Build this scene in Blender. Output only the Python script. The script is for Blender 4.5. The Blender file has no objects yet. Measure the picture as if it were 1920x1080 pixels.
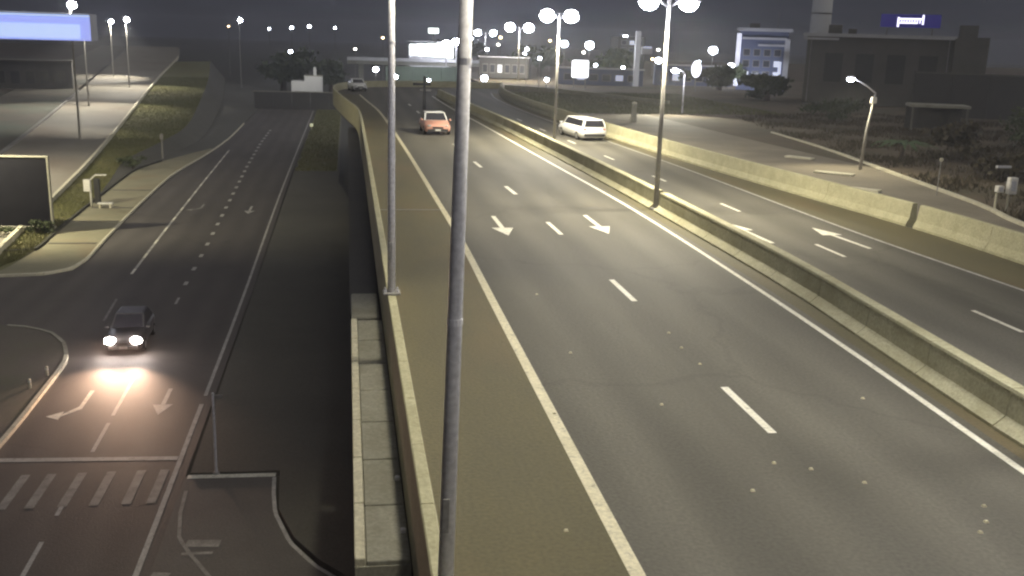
import bpy, bmesh, math, random
import numpy as np
from mathutils import Vector, Matrix, geometry
random.seed(7); rng = np.random.default_rng(7)
S = bpy.context.scene; COL = S.collection
R = math.radians

# ------------------------------------------------------------------ camera, sky, light, exposure
cd = bpy.data.cameras.new('camera'); cam = bpy.data.objects.new('camera', cd); COL.objects.link(cam)
cd.sensor_width = 36; cd.lens = 1860 / 1920 * 36; cd.clip_start = .1; cd.clip_end = 6000
right = Vector((0.98678, -0.15931, 0.02977)); up = Vector((0.01062, 0.24688, 0.96899))
back = right.cross(up).normalized(); up = back.cross(right).normalized(); right.normalize()
cam.matrix_world = Matrix(((right.x, up.x, back.x, 0), (right.y, up.y, back.y, 0), (right.z, up.z, back.z, 7.0), (0, 0, 0, 1)))
S.camera = cam
W = bpy.data.worlds.new('World'); S.world = W; W.use_nodes = True
wn = W.node_tree.nodes; wl = W.node_tree.links
bg = wn['Background']; bg.inputs[1].default_value = 1.0
tc = wn.new('ShaderNodeTexCoord'); sp = wn.new('ShaderNodeSeparateXYZ'); wl.new(tc.outputs['Generated'], sp.inputs[0])
cr = wn.new('ShaderNodeValToRGB'); wl.new(sp.outputs[2], cr.inputs[0]); wl.new(cr.outputs[0], bg.inputs[0])
cr.color_ramp.elements[0].position = 0.0; cr.color_ramp.elements[0].color = (.027, .028, .036, 1)
cr.color_ramp.elements[1].position = .35; cr.color_ramp.elements[1].color = (.02, .021, .029, 1)
# very soft fill, added to lift areas the lamps leave dark
sd = bpy.data.lights.new('ambient_fill', 'SUN'); sd.energy = .85; sd.angle = R(80); sd.color = (1, .96, .9)
so = bpy.data.objects.new('ambient_fill', sd); COL.objects.link(so); so.rotation_euler = (R(14), R(28), 0)
S.view_settings.view_transform = 'Standard'; S.view_settings.look = 'None'
S.view_settings.exposure = 0; S.view_settings.gamma = 1; S.view_settings.use_curve_mapping = False
S.cycles.filter_width = 2.3
S.cycles.use_denoising = True
S.cycles.max_bounces = 5; S.cycles.sample_clamp_indirect = 4
S.render.film_transparent = False

# ------------------------------------------------------------------ materials
def mat(name, col, rough=.8, col2=None, scale=1., bump=0., metal=0., emit=None, es=0., spec=.5, detail=6, stretch=None, stain=None):
    m = bpy.data.materials.new(name); m.use_nodes = True
    n = m.node_tree.nodes; l = m.node_tree.links; b = n['Principled BSDF']
    b.inputs['Base Color'].default_value = (*col, 1); b.inputs['Roughness'].default_value = rough
    b.inputs['Metallic'].default_value = metal; b.inputs['Specular IOR Level'].default_value = spec
    if emit:
        b.inputs['Emission Color'].default_value = (*emit, 1); b.inputs['Emission Strength'].default_value = es
    if col2:
        t = n.new('ShaderNodeTexCoord'); mp = n.new('ShaderNodeMapping'); l.new(t.outputs['Object'], mp.inputs[0])
        if stretch: mp.inputs['Scale'].default_value = stretch
        no = n.new('ShaderNodeTexNoise'); no.inputs['Scale'].default_value = scale; no.inputs['Detail'].default_value = detail
        no.inputs['Roughness'].default_value = .65
        l.new(mp.outputs[0], no.inputs['Vector'])
        r = n.new('ShaderNodeValToRGB'); r.color_ramp.elements[0].position = .32; r.color_ramp.elements[1].position = .68
        r.color_ramp.elements[0].color = (*col, 1); r.color_ramp.elements[1].color = (*col2, 1)
        l.new(no.outputs[0], r.inputs[0]); out = r.outputs[0]
        # fine grain
        g = n.new('ShaderNodeTexNoise'); g.inputs['Scale'].default_value = 14; g.inputs['Detail'].default_value = 4
        l.new(t.outputs['Object'], g.inputs['Vector'])
        mr = n.new('ShaderNodeMapRange'); mr.inputs[1].default_value = .3; mr.inputs[2].default_value = .7
        mr.inputs[3].default_value = .82; mr.inputs[4].default_value = 1.15; l.new(g.outputs[0], mr.inputs[0])
        mx = n.new('ShaderNodeMix'); mx.data_type = 'RGBA'; mx.blend_type = 'MULTIPLY'; mx.inputs[0].default_value = 1
        l.new(out, mx.inputs[6]); l.new(mr.outputs[0], mx.inputs[7]); out = mx.outputs[2]
        if stain:   # larger blotches of another colour
            s2 = n.new('ShaderNodeTexNoise'); s2.inputs['Scale'].default_value = stain[1]; s2.inputs['Detail'].default_value = 5
            l.new(mp.outputs[0], s2.inputs['Vector'])
            m2 = n.new('ShaderNodeMapRange'); m2.inputs[1].default_value = .5; m2.inputs[2].default_value = .72; m2.inputs[4].default_value = stain[2]
            l.new(s2.outputs[0], m2.inputs[0])
            mx2 = n.new('ShaderNodeMix'); mx2.data_type = 'RGBA'; l.new(m2.outputs[0], mx2.inputs[0]); l.new(out, mx2.inputs[6])
            mx2.inputs[7].default_value = (*stain[0], 1); out = mx2.outputs[2]
        l.new(out, b.inputs['Base Color'])
        if bump:
            bp = n.new('ShaderNodeBump'); bp.inputs['Strength'].default_value = bump; bp.inputs['Distance'].default_value = .03
            l.new(g.outputs[0], bp.inputs['Height']); l.new(bp.outputs[0], b.inputs['Normal'])
    return m
def emat(name, col, s):
    return mat(name, (.8, .8, .8), .4, emit=col, es=s)

M = {}
M['asphalt'] = mat('asphalt', (.096, .09, .074), .74, (.132, .125, .103), .35, .25, stretch=(1, .12, 1), stain=((.075, .07, .056), .5, .6), spec=.35)
M['shoulder'] = mat('shoulder_asphalt', (.112, .096, .046), .75, (.085, .076, .042), .5, .3, stretch=(1, .3, 1), stain=((.15, .105, .05), .35, .6))
M['asphalt_low'] = mat('lower_asphalt', (.075, .068, .062), .75, (.1, .09, .082), .3, .3, stretch=(1, .3, 1), stain=((.06, .055, .05), .25, .5))
M['asphalt_pale'] = mat('pale_asphalt', (.2, .185, .15), .8, (.26, .24, .2), .12, .2, stretch=(1, .5, 1), stain=((.17, .13, .1), .1, .6))
M['paint'] = mat('road_paint', (.62, .6, .5), .6, (.78, .76, .66), 1.5)
M['paint_worn'] = mat('worn_road_paint', (.16, .155, .145), .7, (.34, .33, .3), 2.5)
M['paint_mid'] = mat('weathered_road_paint', (.34, .33, .31), .7, (.5, .49, .46), 2.)
M['paint_cream'] = mat('cream_road_paint', (.52, .48, .33), .6, (.66, .61, .44), 1.2)
M['barrier'] = mat('yellowed_concrete', (.34, .32, .205), .85, (.45, .43, .29), .9, .3, stain=((.22, .2, .1), .5, .5))
M['parapet'] = mat('pale_concrete', (.35, .33, .205), .85, (.46, .435, .285), 1.5, .3, stain=((.3, .28, .17), 1.2, .4))
M['concrete'] = mat('grey_concrete', (.24, .235, .19), .85, (.33, .32, .27), 1.1, .3, stain=((.15, .14, .1), .8, .5))
M['pavement'] = mat('pavement_concrete', (.2, .19, .125), .85, (.27, .25, .17), .35, .3, stain=((.24, .18, .11), .25, .6))
M['kerb'] = mat('kerb_concrete', (.5, .47, .36), .85, (.6, .57, .45), 1.5, .2)
M['soil'] = mat('dry_soil', (.09, .07, .045), .95, (.13, .1, .065), .2, .5, stain=((.05, .055, .028), .12, .8))
M['ground'] = mat('dark_ground', (.04, .04, .032), .95, (.06, .058, .045), .05, .4)
M['turf'] = mat('turf_ground', (.12, .12, .048), .95, (.15, .15, .065), .25, .5, stain=((.13, .1, .05), .15, .7))
M['verge'] = mat('shaded_verge_ground', (.08, .078, .066), .95, (.1, .097, .082), .2, .25)  # darker than the turf: shade on the unlit ground is in this colour
M['grass'] = mat('grass_blade', (.12, .125, .045), .9, (.17, .165, .07), .3)
M['leaf'] = mat('dark_leaf', (.045, .06, .028), .85, (.075, .09, .04), .6)
M['palm'] = mat('palm_leaf', (.06, .1, .04), .7, (.09, .13, .06), .8)
M['dryleaf'] = mat('dry_leaf', (.06, .052, .032), .85, (.09, .072, .042), .8)
M['bark'] = mat('bark', (.07, .055, .04), .9, (.1, .08, .06), 4)
M['steel'] = mat('galvanised_steel', (.72, .71, .75), .5, (.78, .77, .8), .8)
M['steel_dark'] = mat('weathered_steel', (.24, .23, .22), .55, (.3, .29, .27), 3., metal=.2)
M['black'] = mat('black_plastic', (.03, .03, .032), .5)
M['white'] = mat('white_paint', (.75, .74, .7), .5, (.68, .66, .6), 2)
M['panel'] = mat('dark_panel', (.01, .01, .014), .7, (.014, .014, .018), 1, spec=.1)
M['silver'] = mat('silver_car_paint', (.5, .49, .49), .3, metal=.4)
M['darkcar'] = mat('dark_car_paint', (.1, .095, .095), .3, metal=.5)
M['red'] = mat('red_car_paint', (.42, .1, .07), .35)
M['salmon'] = mat('salmon_car_paint', (.62, .32, .24), .4)
M['whitecar'] = mat('white_car_paint', (.75, .75, .73), .35)
M['glass'] = mat('dark_glass', (.02, .02, .025), .12)
M['tyre'] = mat('tyre_rubber', (.02, .02, .02), .8)
M['rim'] = mat('wheel_alloy', (.4, .4, .4), .35, metal=.7)
M['dim_wall'] = mat('dim_render_wall', (.13, .125, .11), .85, (.17, .16, .14), .3)
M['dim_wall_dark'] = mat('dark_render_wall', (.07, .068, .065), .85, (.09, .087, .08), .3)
M['blue_wall'] = mat('blue_grey_wall', (.1, .12, .2), .7, (.13, .15, .25), .3)
M['pale_wall'] = mat('pale_wall', (.5, .5, .52), .7, (.6, .6, .62), .5)
M['green_wall'] = mat('greenish_wall', (.16, .2, .17), .85, (.22, .27, .23), .4)
M['window'] = mat('dark_window', (.03, .032, .04), .2)
M['lamp'] = emat('lamp_white', (.86, .88, 1.), 180)
M['lamp_warm'] = emat('lamp_warm', (1., .93, .82), 20)
M['lamp_small'] = emat('lamp_small', (.82, .87, 1.), 60)
M['lamp_amber'] = emat('lamp_amber', (1., .7, .36), 14)
M['lit_white'] = emat('lit_white', (.9, 1., .95), 3)
M['lit_blue'] = emat('lit_blue', (.09, .2, 1.), .75)
M['lit_paleblue'] = emat('lit_paleblue', (.3, .5, 1.), .8)
M['lit_window'] = emat('lit_window', (.5, .55, .8), .55)
M['lit_sign'] = emat('lit_sign_letters', (.75, .72, 1.), 2.2)
M['sign_blue'] = mat('sign_backlight', (.01, .01, .03), .5, emit=(.05, .04, .3), es=.3)
M['head'] = emat('headlight_lens', (1., .86, .8), 260)
M['tail'] = emat('tail_light', (1., .12, .05), 2.2)

def road_wear(m, period, phase, amount):
    n = m.node_tree.nodes; l = m.node_tree.links; b = n['Principled BSDF']
    src = b.inputs['Base Color'].links[0].from_socket
    t = n.new('ShaderNodeTexCoord'); sx = n.new('ShaderNodeSeparateXYZ')
    wob = n.new('ShaderNodeTexNoise'); wob.inputs['Scale'].default_value = .12; l.new(t.outputs['Object'], wob.inputs['Vector'])
    l.new(t.outputs['Object'], sx.inputs[0])
    a = n.new('ShaderNodeMath'); a.operation = 'MULTIPLY_ADD'; l.new(wob.outputs[0], a.inputs[0]); a.inputs[1].default_value = .9; l.new(sx.outputs[0], a.inputs[2])
    c = n.new('ShaderNodeMath'); c.operation = 'MULTIPLY_ADD'; l.new(a.outputs[0], c.inputs[0]); c.inputs[1].default_value = 2 * math.pi / period; c.inputs[2].default_value = phase
    d = n.new('ShaderNodeMath'); d.operation = 'COSINE'; l.new(c.outputs[0], d.inputs[0])
    pn = n.new('ShaderNodeTexNoise'); pn.inputs['Scale'].default_value = .25; pn.inputs['Detail'].default_value = 5
    mp = n.new('ShaderNodeMapping'); mp.inputs['Scale'].default_value = (1, .1, 1); l.new(t.outputs['Object'], mp.inputs[0]); l.new(mp.outputs[0], pn.inputs['Vector'])
    e = n.new('ShaderNodeMath'); e.operation = 'MULTIPLY'; l.new(d.outputs[0], e.inputs[0]); l.new(pn.outputs[0], e.inputs[1])
    f = n.new('ShaderNodeMapRange'); f.inputs[1].default_value = -.6; f.inputs[2].default_value = .6; f.inputs[3].default_value = 1 - amount; f.inputs[4].default_value = 1 + amount * .6
    l.new(e.outputs[0], f.inputs[0])
    v = n.new('ShaderNodeTexVoronoi'); v.feature = 'DISTANCE_TO_EDGE'; v.inputs['Scale'].default_value = .09
    wv = n.new('ShaderNodeTexNoise'); wv.inputs['Scale'].default_value = .8; wv.inputs['Detail'].default_value = 6; l.new(t.outputs['Object'], wv.inputs['Vector'])
    va = n.new('ShaderNodeMix'); va.data_type = 'RGBA'; va.blend_type = 'LINEAR_LIGHT'; va.inputs[0].default_value = .9; l.new(t.outputs['Object'], va.inputs[6]); l.new(wv.outputs[1], va.inputs[7]); l.new(va.outputs[2], v.inputs['Vector'])
    ck = n.new('ShaderNodeMapRange'); ck.inputs[1].default_value = .002; ck.inputs[2].default_value = .012; ck.inputs[3].default_value = .88; ck.inputs[4].default_value = 1; l.new(v.outputs['Distance'], ck.inputs[0])
    g = n.new('ShaderNodeMath'); g.operation = 'MULTIPLY'; l.new(f.outputs[0], g.inputs[0]); l.new(ck.outputs[0], g.inputs[1])
    mx = n.new('ShaderNodeMix'); mx.data_type = 'RGBA'; mx.blend_type = 'MULTIPLY'; mx.inputs[0].default_value = 1; l.new(src, mx.inputs[6]); l.new(g.outputs[0], mx.inputs[7])
    l.new(mx.outputs[2], b.inputs['Base Color'])
road_wear(M['asphalt'], 1.95, -4.85 * 2 * math.pi / 1.95 - 1.2, .2)
road_wear(M['asphalt_low'], 1.75, 1.0, .14)
def paint_wear(m, under, amount):
    n = m.node_tree.nodes; l = m.node_tree.links; b = n['Principled BSDF']; src = b.inputs['Base Color'].links[0].from_socket
    t = n.new('ShaderNodeTexCoord'); no = n.new('ShaderNodeTexNoise'); no.inputs['Scale'].default_value = 5; no.inputs['Detail'].default_value = 8; no.inputs['Roughness'].default_value = .75
    l.new(t.outputs['Object'], no.inputs['Vector'])
    r = n.new('ShaderNodeMapRange'); r.inputs[1].default_value = .54; r.inputs[2].default_value = .66; r.inputs[4].default_value = amount; l.new(no.outputs[0], r.inputs[0])
    mx = n.new('ShaderNodeMix'); mx.data_type = 'RGBA'; l.new(r.outputs[0], mx.inputs[0]); l.new(src, mx.inputs[6]); mx.inputs[7].default_value = (*under, 1); l.new(mx.outputs[2], b.inputs['Base Color'])
for k, a in (('paint', .7), ('paint_mid', .75), ('paint_worn', .8), ('paint_cream', .6)): paint_wear(M[k], (.12, .115, .1), a)

# ------------------------------------------------------------------ mesh helpers
class MB:
    def __init__(s): s.bm = bmesh.new()
    def box(s, c, d, rot=None, taper=1.):
        vs = []
        for z in (-1, 1):
            k = taper if z > 0 else 1
            for x, y in ((-1, -1), (1, -1), (1, 1), (-1, 1)):
                v = Vector((x * d[0] / 2 * k, y * d[1] / 2 * k, z * d[2] / 2))
                if rot is not None: v = rot @ v
                vs.append(s.bm.verts.new(v + Vector(c)))
        for f in ((3, 2, 1, 0), (4, 5, 6, 7), (0, 1, 5, 4), (1, 2, 6, 5), (2, 3, 7, 6), (3, 0, 4, 7)):
            s.bm.faces.new([vs[i] for i in f])
        return s
    def tube(s, pts, rad, n=10, caps=True):
        pts = [Vector(p) for p in pts]
        if not hasattr(rad, '__len__'): rad = [rad] * len(pts)
        rings = []
        for i, p in enumerate(pts):
            t = (pts[min(i + 1, len(pts) - 1)] - pts[max(i - 1, 0)]).normalized()
            a = t.cross(Vector((0, 1, 0)) if abs(t.y) < .9 else Vector((1, 0, 0))).normalized(); b = t.cross(a)
            rings.append([s.bm.verts.new(p + (a * math.cos(k * 2 * math.pi / n) + b * math.sin(k * 2 * math.pi / n)) * rad[i]) for k in range(n)])
        for r0, r1 in zip(rings, rings[1:]):
            for k in range(n): s.bm.faces.new((r0[k], r0[(k + 1) % n], r1[(k + 1) % n], r1[k]))
        if caps:
            s.bm.faces.new(rings[0][::-1]); s.bm.faces.new(rings[-1])
        return s
    def ell(s, c, d, nu=12, nv=6, rot=None):
        m = Matrix.Translation(c) @ (rot.to_4x4() if rot is not None else Matrix()) @ Matrix.Diagonal((d[0] / 2, d[1] / 2, d[2] / 2, 1))
        bmesh.ops.create_uvsphere(s.bm, u_segments=nu, v_segments=nv, radius=1, matrix=m); return s
    def loft(s, secs, cap=True):
        rs = [[s.bm.verts.new(p) for p in r] for r in secs]
        n = len(rs[0])
        for a, b in zip(rs, rs[1:]):
            for k in range(n): s.bm.faces.new((a[k], a[(k + 1) % n], b[(k + 1) % n], b[k]))
        if cap: s.bm.faces.new(rs[0][::-1]); s.bm.faces.new(rs[-1])
        return s
    def poly(s, pts):
        s.bm.faces.new([s.bm.verts.new(p) for p in pts]); return s
    def bevel(s, w, seg=1):
        bmesh.ops.bevel(s.bm, geom=s.bm.edges[:], offset=w, segments=seg, affect='EDGES', profile=.5); return s
    def make(s, name, m, parent=None, smooth=False):
        bmesh.ops.recalc_face_normals(s.bm, faces=s.bm.faces[:])
        me = bpy.data.meshes.new(name); s.bm.to_mesh(me); s.bm.free(); me.materials.append(m)
        if smooth:
            for p in me.polygons: p.use_smooth = True
        o = bpy.data.objects.new(name, me); COL.objects.link(o)
        if parent is not None: o.parent = parent
        return o
def thing(name, label, cat, loc=(0, 0, 0), rz=0, group=None):
    o = bpy.data.objects.new(name, None); COL.objects.link(o); o.location = loc; o.rotation_euler = (0, 0, rz)
    return tag(o, label, cat, group)
def tag(o, label, cat=None, group=None):
    o['label'] = label
    if cat: o['category'] = cat
    if group: o['group'] = group
    return o
def struct(o, label=None):
    o['kind'] = 'structure'
    if label: o['label'] = label
    return o
def dup(root, loc, rz=0, label=None, group=None, scale=None):
    def cp(o, par):
        c = o.copy(); COL.objects.link(c); c.parent = par
        for ch in o.children: cp(ch, c)
        return c
    r = cp(root, None); r.location = loc; r.rotation_euler = (0, 0, rz)
    if scale: r.scale = scale
    if label: r['label'] = label
    if group: r['group'] = group
    return r
def spot(name, loc, target, watts, size=150, col=(1, .95, .8), blend=.6, rad=.25, parent=None):
    d = bpy.data.lights.new(name, 'SPOT'); d.energy = watts; d.spot_size = R(size); d.spot_blend = blend; d.color = col; d.shadow_soft_size = rad
    o = bpy.data.objects.new(name, d); COL.objects.link(o); o.location = loc
    o.rotation_euler = (Vector(target) - Vector(loc)).to_track_quat('-Z', 'Y').to_euler()
    if parent is not None: o.parent = parent
    return o
def interp(path, y):
    ys = [p[1] for p in path]; xs = [p[0] for p in path]
    return float(np.interp(y, ys, xs))
def catmull(pts, step=1.5):
    P = [Vector((*p, 0)) if len(p) == 2 else Vector(p) for p in pts]; P = [2 * P[0] - P[1]] + P + [2 * P[-1] - P[-2]]
    out = []
    for i in range(1, len(P) - 2):
        a, b, c, d = P[i - 1:i + 3]; n = max(1, int((c - b).length / step))
        for k in range(n):
            t = k / n
            out.append(.5 * (2 * b + (c - a) * t + (2 * a - 5 * b + 4 * c - d) * t * t + (3 * b - a - 3 * c + d) * t ** 3))
    out.append(P[-2]); return out
def arclen(pl):
    s = [0.]
    for a, b in zip(pl, pl[1:]): s.append(s[-1] + (b - a).length)
    return s
def point_at(pl, s, d):
    d = min(max(d, 0), s[-1]); i = min(max(int(np.searchsorted(s, d)) - 1, 0), len(pl) - 2)
    t = (d - s[i]) / max(s[i + 1] - s[i], 1e-9); t = min(max(t, 0), 1)
    return pl[i].lerp(pl[i + 1], t), (pl[i + 1] - pl[i]).normalized()
def sweep(mb, profile, pl, s, d0, d1, step=3.):
    n = max(1, int(math.ceil((d1 - d0) / step))); secs = []
    for k in range(n + 1):
        p, t = point_at(pl, s, d0 + (d1 - d0) * k / n); nx = Vector((t.y, -t.x, 0))
        secs.append([p + nx * u + Vector((0, 0, v)) for u, v in profile])
    mb.loft(secs); return mb
def ribbon(pts, w, z, name, m, parent, d0=None, d1=None, step=2.):
    pl = pts if isinstance(pts[0], Vector) else catmull(pts); s = arclen(pl)
    a = 0 if d0 is None else d0; b = s[-1] if d1 is None else d1
    mb = MB(); n = max(1, int((b - a) / step)); prev = None
    for k in range(n + 1):
        p, t = point_at(pl, s, a + (b - a) * k / n); nx = Vector((t.y, -t.x, 0)) * w / 2
        v = [mb.bm.verts.new((p.x - nx.x, p.y - nx.y, p.z + z)), mb.bm.verts.new((p.x + nx.x, p.y + nx.y, p.z + z))]
        if prev: mb.bm.faces.new((prev[0], prev[1], v[1], v[0]))
        prev = v
    o = mb.make(name, m, parent)
    for f in o.data.polygons:
        if f.normal.z < 0: f.flip()
    return o
def sheet(poly, z, name, m, parent=None, skirt=0.):
    P = [Vector((p[0], p[1], p[2] if len(p) > 2 else z)) for p in poly]
    mb = MB(); vs = [mb.bm.verts.new(p) for p in P]
    flat = [Vector((p.x, p.y, 0)) for p in P]
    for t in geometry.tessellate_polygon([flat]): mb.bm.faces.new([vs[i] for i in t])
    bmesh.ops.recalc_face_normals(mb.bm, faces=mb.bm.faces[:])
    if mb.bm.faces[:][0].normal.z < 0: bmesh.ops.reverse_faces(mb.bm, faces=mb.bm.faces[:])
    if skirt:
        lo = [mb.bm.verts.new(p - Vector((0, 0, skirt))) for p in P]
        for i in range(len(P)):
            j = (i + 1) % len(P); mb.bm.faces.new((vs[i], lo[i], lo[j], vs[j]))
    me = bpy.data.meshes.new(name); mb.bm.normal_update(); mb.bm.to_mesh(me); mb.bm.free(); me.materials.append(m)
    o = bpy.data.objects.new(name, me); COL.objects.link(o)
    if parent is not None: o.parent = parent
    return o

LOW = -8.0
# ------------------------------------------------------------------ ground and roads
struct(sheet([(-900, -150), (900, -150), (900, 1500), (-900, 1500)], -8.3, 'ground', M['ground']), 'dark open ground below the raised motorway')

PARA = catmull([(1.02, -8), (1.02, 30), (1.02, 60), (.9, 84), (.1, 95), (-1.0, 108), (-1.55, 118), (-1.0, 127), (1.5, 133.5), (6, 137), (13, 138.5), (21, 138)])
MED = catmull([(12.2, -8), (12.35, 6), (12.5, 15), (12.9, 22), (13.18, 28), (13.15, 41), (12.95, 53), (12.3, 76), (11.5, 94), (10.9, 108), (10.6, 118)])
OUT = catmull([(23.2, -8), (23.1, 15), (22.95, 30), (22.75, 36), (21.6, 46), (20.8, 53), (19.95, 63), (19.2, 75), (18.6, 88), (18.1, 102), (18.2, 115), (19.3, 127), (21, 138.2)])
def off(pl, d):
    out = []
    for i, p in enumerate(pl):
        t = (pl[min(i + 1, len(pl) - 1)] - pl[max(i - 1, 0)]).normalized(); out.append(p + Vector((t.y, -t.x, 0)) * d)
    return out
deck = struct(sheet([(p.x, p.y) for p in PARA] + [(p.x, p.y) for p in reversed(OUT)], 0, 'elevated_road', M['asphalt'], skirt=1.2), 'raised dual carriageway asphalt curving left far away')
SHO = catmull([(3.78, -8), (3.8, 11), (3.84, 24), (3.9, 34), (3.82, 42), (3.5, 66), (2.9, 92), (2.1, 106), (1.4, 118)])
sh_in = [p for p in off(PARA, .1) if p.y < 118.2 and p.x < 2]
struct(sheet([(p.x, p.y) for p in sh_in] + [(p.x, p.y) for p in reversed(SHO)], .004, 'road_shoulder', M['shoulder'], deck), 'brown dusty shoulder of the raised road')
EDGE = catmull([(10.9, -8), (11.1, 6), (11.42, 14), (11.7, 20), (11.92, 28), (12.0, 41), (11.55, 56), (10.75, 82), (10.2, 96), (9.9, 108), (9.8, 118)])
REDGE = catmull([(21.3, -8), (20.9, 15), (20.2, 26), (19.6, 34), (19.35, 41), (18.95, 55), (18.2, 70), (17.3, 88), (16.9, 102), (17.0, 116), (18, 127)])
struct(sheet([(p.x, p.y) for p in REDGE] + [(p.x, p.y) for p in reversed(off(OUT, -.35)) if p.y < 127], .004, 'gutter_strip', M['shoulder'], deck), 'dusty strip below the outer barrier')
ribbon(SHO, .22, .009, 'edge_line', M['paint_cream'], deck)
ribbon(EDGE, .16, .009, 'edge_line', M['paint'], deck)
ribbon(REDGE, .13, .009, 'edge_line', M['paint_mid'], deck)
struct(sheet([(p.x, p.y) for p in off(EDGE, .3)] + [(p.x, p.y) for p in reversed(off(MED, -.3))], .004, 'median_gutter', M['shoulder'], deck))
LANE = catmull([(7.75, -8), (7.74, 16), (7.8, 26), (7.72, 35), (7.6, 44), (7.25, 53), (6.95, 64), (6.5, 90), (6.2, 104)])
sl = arclen(LANE)
for k in range(12):
    d = 8 + 16.1 - 18.8 + 9.45 * k
    ribbon(LANE, .17 if k < 5 else .2, .005, 'lane_dash', M['paint'], deck, d, d + 2.5)
RL = catmull([(17.3, -8), (17.15, 22), (16.85, 31), (16.6, 41), (16.15, 50), (15.6, 64), (14.7, 88), (14.3, 104)])
for k in range(11):
    d = 8 + 22.1 - 27 + 9.0 * k
    ribbon(RL, .15, .005, 'lane_dash', M['paint'], deck, d, d + 2.1)
def arrow(x, y, rz, z, L, w, m, parent, turn=0):
    mb = MB(); a = .09 * w
    rot = Matrix.Rotation(rz, 3, 'Z')
    T = lambda p: Vector((x, y, z)) + rot @ Vector((p[0], p[1], 0))
    if turn == 0:
        mb.poly([T(p) for p in ((-a, 0), (a, 0), (a, L * .62), (-a, L * .62))])
        mb.poly([T(p) for p in ((-.42 * w, L * .62), (.42 * w, L * .62), (0, L))])
    else:
        k = turn
        mb.poly([T(p) for p in ((-a, 0), (a, 0), (a, L * .62), (-a, L * .72))])
        mb.poly([T(p) for p in ((-a, L * .721), (a, L * .621), (k * .55 * w, L * .9), (k * .55 * w, L * .99))])
        mb.poly([T(p) for p in ((k * .56 * w, L * .8), (k * .56 * w, L * 1.1), (k * 1.15 * w, L * .97))])
    return mb.make('direction_arrow', m, parent)
arrow(5.72, 38.9, R(180), .009, 4.0, 1.0, M['paint'], deck)
arrow(9.55, 39.1, R(180), .009, 3.9, 1.0, M['paint'], deck)
arrow(15.22, 33.4, R(3), .009, 4.0, 1.0, M['paint'], deck)
arrow(18.5, 32.4, R(5), .009, 4.0, 1.0, M['paint'], deck)
# expansion joint across the shoulder, road studs and scraps of litter
MB().box((2.45, 40.3, .012), (2.6, .12, .008)).make('expansion_joint', M['steel_dark'], deck)
for x, y in ((7.8, 22.6), (7.72, 21.4), (7.75, 20.2), (7.74, 14.6), (3.86, 17.5), (5.0, 21.2), (6.1, 17.8), (6.4, 13.9), (7.2, 14.9), (3.1, 12.9), (9.3, 12.2), (9.6, 12.5), (9.9, 13.0), (8.4, 14.0), (5.2, 26.5), (10.4, 17.8)):
    MB().box((x, y, .016), (.07, .06, .03), taper=.6).make('road_stud', M['paint_cream'], deck)

# parapet, median barrier, outer barrier : segments
def wall_thing(name, label, cat, pl, prof, m, d0, d1, seg, gap=.02, part='barrier_segment', group=None):
    s = arclen(pl); p0, _ = point_at(pl, s, d0)
    t = thing(name, label, cat, (p0.x, p0.y, p0.z), group=group)
    n = max(1, round((d1 - d0) / seg)); L = (d1 - d0) / n
    for k in range(n):
        mb = MB(); sweep(mb, prof, pl, s, d0 + k * L + gap / 2, d0 + (k + 1) * L - gap / 2)
        o = mb.make(part, m, t); o.matrix_parent_inverse = Matrix.Translation(-p0)
    return t
P_PROF = [(-.1, -1.0), (.1, -1.0), (.24, .0), (.18, .25), (.1, .78), (.08, .8), (-.08, .8), (-.1, .78)]
sP = arclen(PARA)
wall_thing('parapet_wall', 'pale concrete parapet along the drop at the left side of the raised road', 'parapet', PARA, P_PROF, M['parapet'], 0, sP[-1], 2.05, part='parapet_segment')
NJ = [(-.42, 0), (.42, 0), (.42, .07), (.19, .27), (.15, .74), (.17, .76), (.15, .82), (-.15, .82), (-.17, .76), (-.15, .74), (-.19, .27), (-.42, .07)]
sM = arclen(MED)
dm = next(d for d in np.arange(0, 90, .05) if point_at(MED, sM, d)[0].y > 40.3)
wall_thing('median_barrier', 'yellowed concrete median barrier on the near side of the tallest lamp post', 'barrier', MED, NJ, M['barrier'], 0, dm - .32, 3.0, .03)
wall_thing('median_barrier', 'concrete median barrier running on beyond the tallest lamp post into the far curve', 'barrier', MED, NJ, M['barrier'], dm + .32, sM[-1], 3.0, .03)
OJ = [(-.33, -.3), (.25, -.3), (.25, .1), (.16, .34), (.11, .93), (.09, .95), (-.09, .95), (-.11, .93), (-.19, .34), (-.33, .1)]
sO = arclen(OUT)
do = next(d for d in np.arange(0, 90, .05) if point_at(OUT, sO, d)[0].y > 36.4)
wall_thing('outer_barrier', 'sunlit-yellow concrete outer barrier at the right edge, near side of the open gap'.replace('sunlit-yellow', 'pale yellow'), 'barrier', OUT, OJ, M['parapet'], 0, do - .2, 4.4, .025)
wall_thing('outer_barrier', 'long pale yellow concrete outer barrier beyond the open gap, curving away', 'barrier', OUT, OJ, M['parapet'], do + .25, sO[-1], 6.1, .025)
MB().box((12.03 + .62, 15.75, .55), (.04, .12, .22)).make('drain_slot', M['black'], None)
bpy.data.objects['drain_slot'].location = (0, 0, 0); tag(bpy.data.objects['drain_slot'], 'small black reflector plate on the face of the median barrier', 'reflector')
bpy.data.objects['drain_slot'].name = 'barrier_reflector'

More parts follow.
